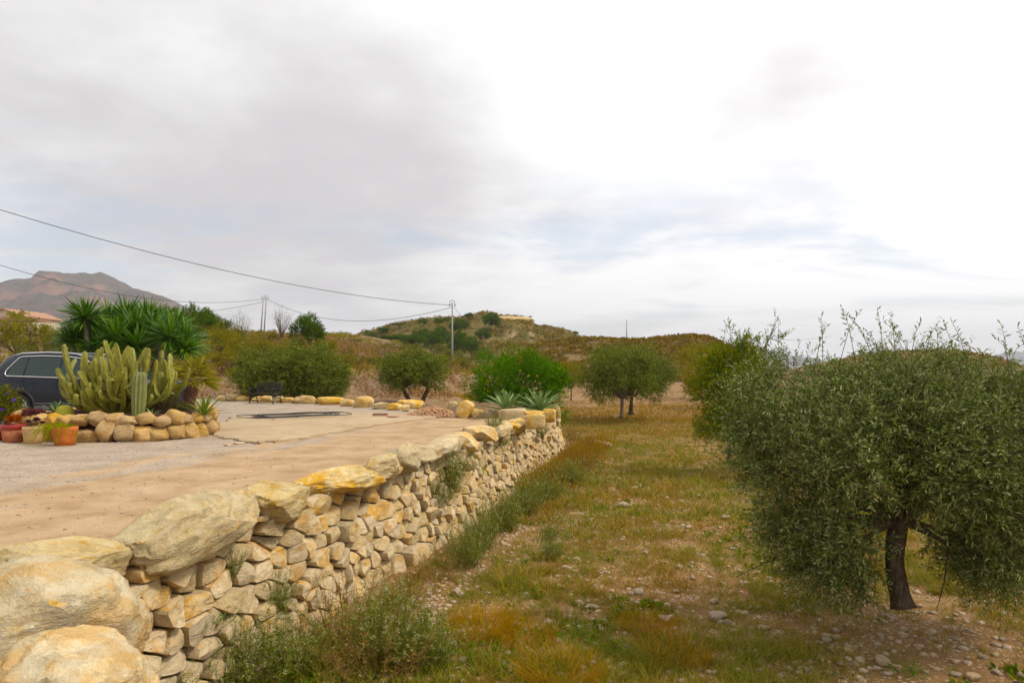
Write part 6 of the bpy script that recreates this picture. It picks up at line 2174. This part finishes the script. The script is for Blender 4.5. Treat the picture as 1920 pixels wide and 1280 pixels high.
W1 = [weed_meshes(s, 110, 1.0, 1.1, 0.010, 0.45, 0.055, 18) for s in (1, 2, 3)]          # tall flowering
W2 = [weed_meshes(s, 60, 1.0, 1.3, 0.008, 0.05, 0.06, 14) for s in (11, 12)]   # dry brown
W3 = [weed_meshes(s, 40, 1.0, 1.6, 0.022, 0.0, 0.06, 16) for s in (21, 22)]    # leafy green
m_dryw = leafmat('dry_weed', [(0.20, 0.12, 0.05), (0.30, 0.19, 0.075), (0.19, 0.17, 0.05)], 0.2)
m_leafy = leafmat('leafy_weed', [(0.06, 0.14, 0.015), (0.11, 0.21, 0.025), (0.17, 0.28, 0.04)], 0.3)
m_rusty = leafmat('rusty_grass', [(0.33, 0.16, 0.022), (0.44, 0.23, 0.035), (0.34, 0.26, 0.035)], 0.3)
for st in (W1, W2, W3):
    for a_ in st:
        a_[0].materials.append(m_weedstem if st is not W2 else m_dryw)
        a_[1].materials.append({0: m_weed, 1: m_dryw, 2: m_leafy}[(W1, W2, W3).index(st)])
        if a_[2]:
            a_[2].materials.append(m_flower)


def weed(setk, var, px, py, w, h, label, name='weed', loc=None, rx=0.0):
    p = loc or field_at(px, py)
    a_ = (W1, W2, W3)[setk][var]
    t = thing(name, label, 'weed', loc=(p[0], p[1], p[2] - 0.03), rz=px * 0.71, group='weeds along the wall and field', scale=(w, w, h))
    st = link('stems', a_[0], None, t)
    link('leaves', a_[1], None, t)
    if a_[2]:
        link('flower_heads', a_[2], None, t)


WEEDS = [
    # set, var, px, py(base), width, height, label
    (0, 0, 735, 1235, 0.95, 0.78, 'tall pale-flowered weed clump at the bottom centre, in front of the wall'),
    (1, 0, 650, 1195, 1.00, 0.75, 'brown dry weed clump against the wall foot, left of the tall flowered one'),
    (1, 1, 700, 1275, 0.90, 0.62, 'brown dry weeds at the bottom edge below the flowered clump'),
    (0, 1, 800, 1250, 0.70, 0.62, 'green flowered weed right of the tall bottom clump'),
    (0, 2, 540, 1265, 0.80, 0.66, 'thin green weeds at the wall foot near the bottom edge'),
    (0, 0, 440, 1290, 0.70, 0.62, 'thin flowering weeds in front of the wall right of the big boulder'),
    (0, 1, 360, 1300, 0.60, 0.60, 'wispy green weeds beside the big boulder at the bottom left'),
    (1, 0, 760, 1130, 0.70, 0.40, 'low brown weeds at the wall foot above the tall flowered clump'),
    (1, 1, 820, 1085, 0.65, 0.45, 'orange brown weeds at the wall foot, middle of the wall'),
    (0, 2, 875, 1062, 0.62, 0.70, 'green flowered weed at the wall foot left of the gravel strip'),
    (0, 1, 905, 1030, 0.68, 0.75, 'green flowered weed clump midway along the wall foot'),
    (0, 0, 945, 995, 0.75, 0.80, 'tall green weed clump beside the wall, past the middle'),
    (0, 2, 985, 965, 0.80, 0.85, 'broad grey-green weed clump three quarters along the wall'),
    (0, 1, 1025, 940, 0.85, 0.75, 'grey-green weed clump before the rubble part of the wall'),
    (0, 0, 1070, 905, 0.95, 0.65, 'pale flowered weeds near the far part of the wall'),
    (1, 0, 1095, 880, 1.0, 0.65, 'brown dry weeds at the foot of the far wall'),
    (1, 1, 1085, 850, 1.0, 0.80, 'tall brown dry weeds hiding the foot of the wall end'),
    (1, 0, 1075, 826, 1.0, 0.80, 'brown dry weeds below the corner of the wall'),
    (0, 2, 1035, 1050, 0.35, 0.45, 'bright green weed standing alone right of the gravel strip'),
    (0, 0, 1030, 1012, 0.35, 0.35, 'slim green weed right of the wall-foot clumps'),
    (2, 0, 1095, 1205, 0.42, 0.26, 'dark green leafy weed at the bottom centre right'),
    (2, 1, 1128, 1228, 0.36, 0.20, 'smaller leafy weed right of the dark green one'),
    (2, 0, 915, 1255, 0.38, 0.24, 'bright leafy weed at the bottom centre left'),
    (2, 1, 1008, 1118, 0.40, 0.16, 'low leafy green weed beside the gravel strip'),
    (2, 0, 1080, 1048, 0.40, 0.14, 'low green weed patch in the middle of the field'),
    (2, 1, 965, 1095, 0.45, 0.16, 'low green weed near the end of the gravel strip'),
    (2, 0, 1240, 985, 0.6, 0.10, 'flat green weed patch right of the field centre'),
    (2, 1, 1195, 838, 1.3, 0.16, 'bright green patch before the field olives'),
    (2, 1, 1700, 1260, 0.32, 0.16, 'small green weed below the trunk of the large olive'),
    (1, 0, 1345, 900, 0.7, 0.45, 'tall dry stalks at the foot of the loose-leaved green tree'),
]
for w_ in WEEDS:
    weed(*w_)


def rusty(px, py, n, h, sp, label, seed):
    p = field_at(px, py)
    rng = np.random.default_rng(seed)
    V, Fc = tufts(np.array([[0, 0, 0.0]]), n, np.array([h]), 0.004, rng, spread=np.array([sp]), lean=0.5)
    t = thing('grass_tuft', label, 'grass tuft', loc=(p.x, p.y, p.z - 0.02), group='rusty grass tufts')
    link('blades', mesh('blades', V, Fc, False), m_rusty, t)


rusty(905, 1185, 900, 0.30, 0.34, 'rusty orange grass tuft right of the tall flowered weeds', 1)
rusty(1050, 1270, 900, 0.28, 0.36, 'rusty orange grass tuft at the bottom edge of the picture', 2)
rusty(985, 1200, 600, 0.22, 0.30, 'yellow-green grass tuft between two rusty tufts', 3)
rusty(1270, 1235, 500, 0.22, 0.28, 'yellow grass tuft in the lower middle of the field', 4)
rusty(1215, 1180, 500, 0.22, 0.26, 'yellow grass tuft left of the white stone pair', 5)

# weeds rooted in the wall face and on its top
for (s, t_, setk, var, w, h, lab) in (
        (wall_y(822), 0.82, 0, 0, 0.95, 0.78, 'large pale-flowered weed bush growing out of the wall top'),
        (wall_y(805), 0.62, 0, 2, 0.7, 0.55, 'hanging grey-green weeds on the wall below the flowered bush'),
        (wall_y(885), 0.75, 2, 0, 0.35, 0.32, 'dark weed in a gap of the wall right of the flowered bush'),
        (wall_y(932), 1.10, 2, 1, 0.42, 0.30, 'dark green cushion weed near the top of the far wall'),
        (wall_y(930), 1.35, 0, 1, 0.45, 0.60, 'thin tall weed on the coping of the far wall'),
        (wall_y(965), 1.25, 0, 2, 0.6, 0.45, 'grassy weed on top of the rubble wall end'),
        (wall_y(1000), 1.0, 0, 0, 0.5, 0.4, 'thin weed on the rubble wall end'),
        (wall_y(355), 0.62, 2, 0, 0.30, 0.22, 'dark green weed in the wall below the longest coping boulder'),
        (wall_y(285), 0.30, 2, 1, 0.28, 0.18, 'small dark green weed low on the wall near the big boulder'),
        (wall_y(415), 0.95, 0, 1, 0.25, 0.3, 'sprig of green weed in the wall joint under the second coping boulder'),
        (wall_y(485), 0.45, 0, 2, 0.4, 0.45, 'thin weed growing from the lower wall')):
    sw = (s - 4.0) / math.cos(TH)
    p = wpos(sw, t_, 0.02)
    weed(setk, var, int(s * 100), 0, w, h, lab, loc=tuple(p))

# ------------------------------------------------------------------ stones one can pick out in the field
FS = [(1347, 1160, 34, 'largest white stone in the field, one of a touching pair'), (1365, 1168, 17, 'small white stone touching the largest white stone'), (1338, 1130, 20, 'upright whitish stone above the white pair'),
      (859, 1115, 28, 'white stone at the lower end of the gravel strip by the wall'), (1655, 1243, 32, 'pale flat stone on the soil below the large olive trunk'), (1824, 1273, 28, 'grey round stone at the bottom right corner'),
      (1246, 1164, 24, 'brownish stone left of the white pair'), (1130, 838, 38, 'long flat tan rock in the grass past the wall end')] + \
     [(x, y, s, None) for x, y, s in [(1115, 1141, 20), (1198, 1112, 22), (1183, 1114, 13), (1208, 1038, 16), (1273, 1065, 18), (1299, 1208, 18), (1268, 1110, 14), (1361, 973, 18), (1168, 950, 22), (1185, 945, 12), (1190, 917, 14), (1200, 912, 10),
                                      (1124, 1026, 13), (986, 1182, 16), (1027, 1170, 20), (1012, 1180, 14), (1040, 1178, 12), (871, 1239, 20), (868, 1211, 14), (1003, 1096, 15), (1127, 1165, 16), (1062, 1236, 20), (1089, 1238, 14), (1381, 1258, 16), (1340, 1262, 14),
                                      (1791, 1266, 18), (1578, 1247, 16), (1595, 1218, 22), (1432, 1180, 22), (1549, 1202, 18), (1442, 1096, 20), (1387, 1072, 14), (1604, 1244, 12), (1844, 1233, 16), (1352, 1017, 12), (1375, 1030, 12), (1300, 1085, 12), (1290, 990, 12),
                                      (1250, 1225, 12), (1150, 1260, 14), (1440, 1230, 14), (1480, 1255, 15), (1520, 1240, 12), (1390, 1225, 12), (1100, 1090, 12), (1060, 1065, 14), (1078, 1072, 12), (1045, 1082, 12), (1410, 1140, 12), (1735, 1262, 14), (1880, 1200, 14), (1870, 1262, 18), (1250, 935, 12), (1310, 930, 10)]]
FM = [rock_mesh('field_stone_%d' % k, 880 + k, (1, 0.8, 0.62), sub=3, cuts=8, boxy=0.45, rough=0.06) for k in range(8)]
ANCH = [(1350, 1160, 'white stone pair in the field'), (859, 1115, 'white stone by the gravel strip'), (905, 1175, 'rusty grass tuft nearest the wall'), (1050, 1255, 'rusty tuft at the bottom edge'),
        (1095, 1195, 'dark green leafy weed'), (1035, 1035, 'lone bright green weed'), (1700, 1200, 'trunk of the large olive'), (1240, 985, 'flat green weed patch'), (1655, 1243, 'flat stone below the olive trunk'),
        (1345, 890, 'dry stalks under the green tree'), (1215, 1170, 'yellow grass tuft in mid field'), (1270, 1225, 'yellow tuft in the lower field'), (1824, 1273, 'grey stone in the bottom right corner')]
used_l = {}


def stone_label(px, py, s):
    size = 'tiny' if s < 13 else ('small' if s < 17 else ('medium' if s < 21 else 'large'))
    for ax, ay, nm in sorted(ANCH, key=lambda q: math.hypot(q[0] - px, (q[1] - py) * 1.4)):
        dx, dy = px - ax, py - ay
        d = math.hypot(dx, dy)
        far = 'close' if d < 45 else ('near' if d < 95 else 'well')
        v = 'above' if dy < -0.45 * abs(dx) - 4 else ('below' if dy > 0.45 * abs(dx) + 4 else '')
        hz_ = ('left of' if dx < 0 else 'right of') if abs(dx) > 0.45 * abs(dy) else ''
        rel = (v + ' and ' + hz_) if v and hz_ else (v or hz_)
        lab = '%s pale stone %s %s the %s' % (size, far, rel, nm)
        if lab not in used_l:
            used_l[lab] = 1
            return lab
    return 'small pale stone lying loose in the grass of the field'


for k, (px, py, s, lab) in enumerate(FS):
    p = field_at(px, py)
    sz = s / F * p.y
    tag(link('field_stone', FM[k % 8], m_fieldstone, loc=(p.x, p.y, p.z + sz * 0.16), rot=(0.1 * (k % 3), 0.08 * (k % 4), k * 1.9), scale=(sz, sz, sz * (0.85 if s != 38 else 0.5))),
        lab or stone_label(px, py, s), 'stone', 'loose stones in the field')
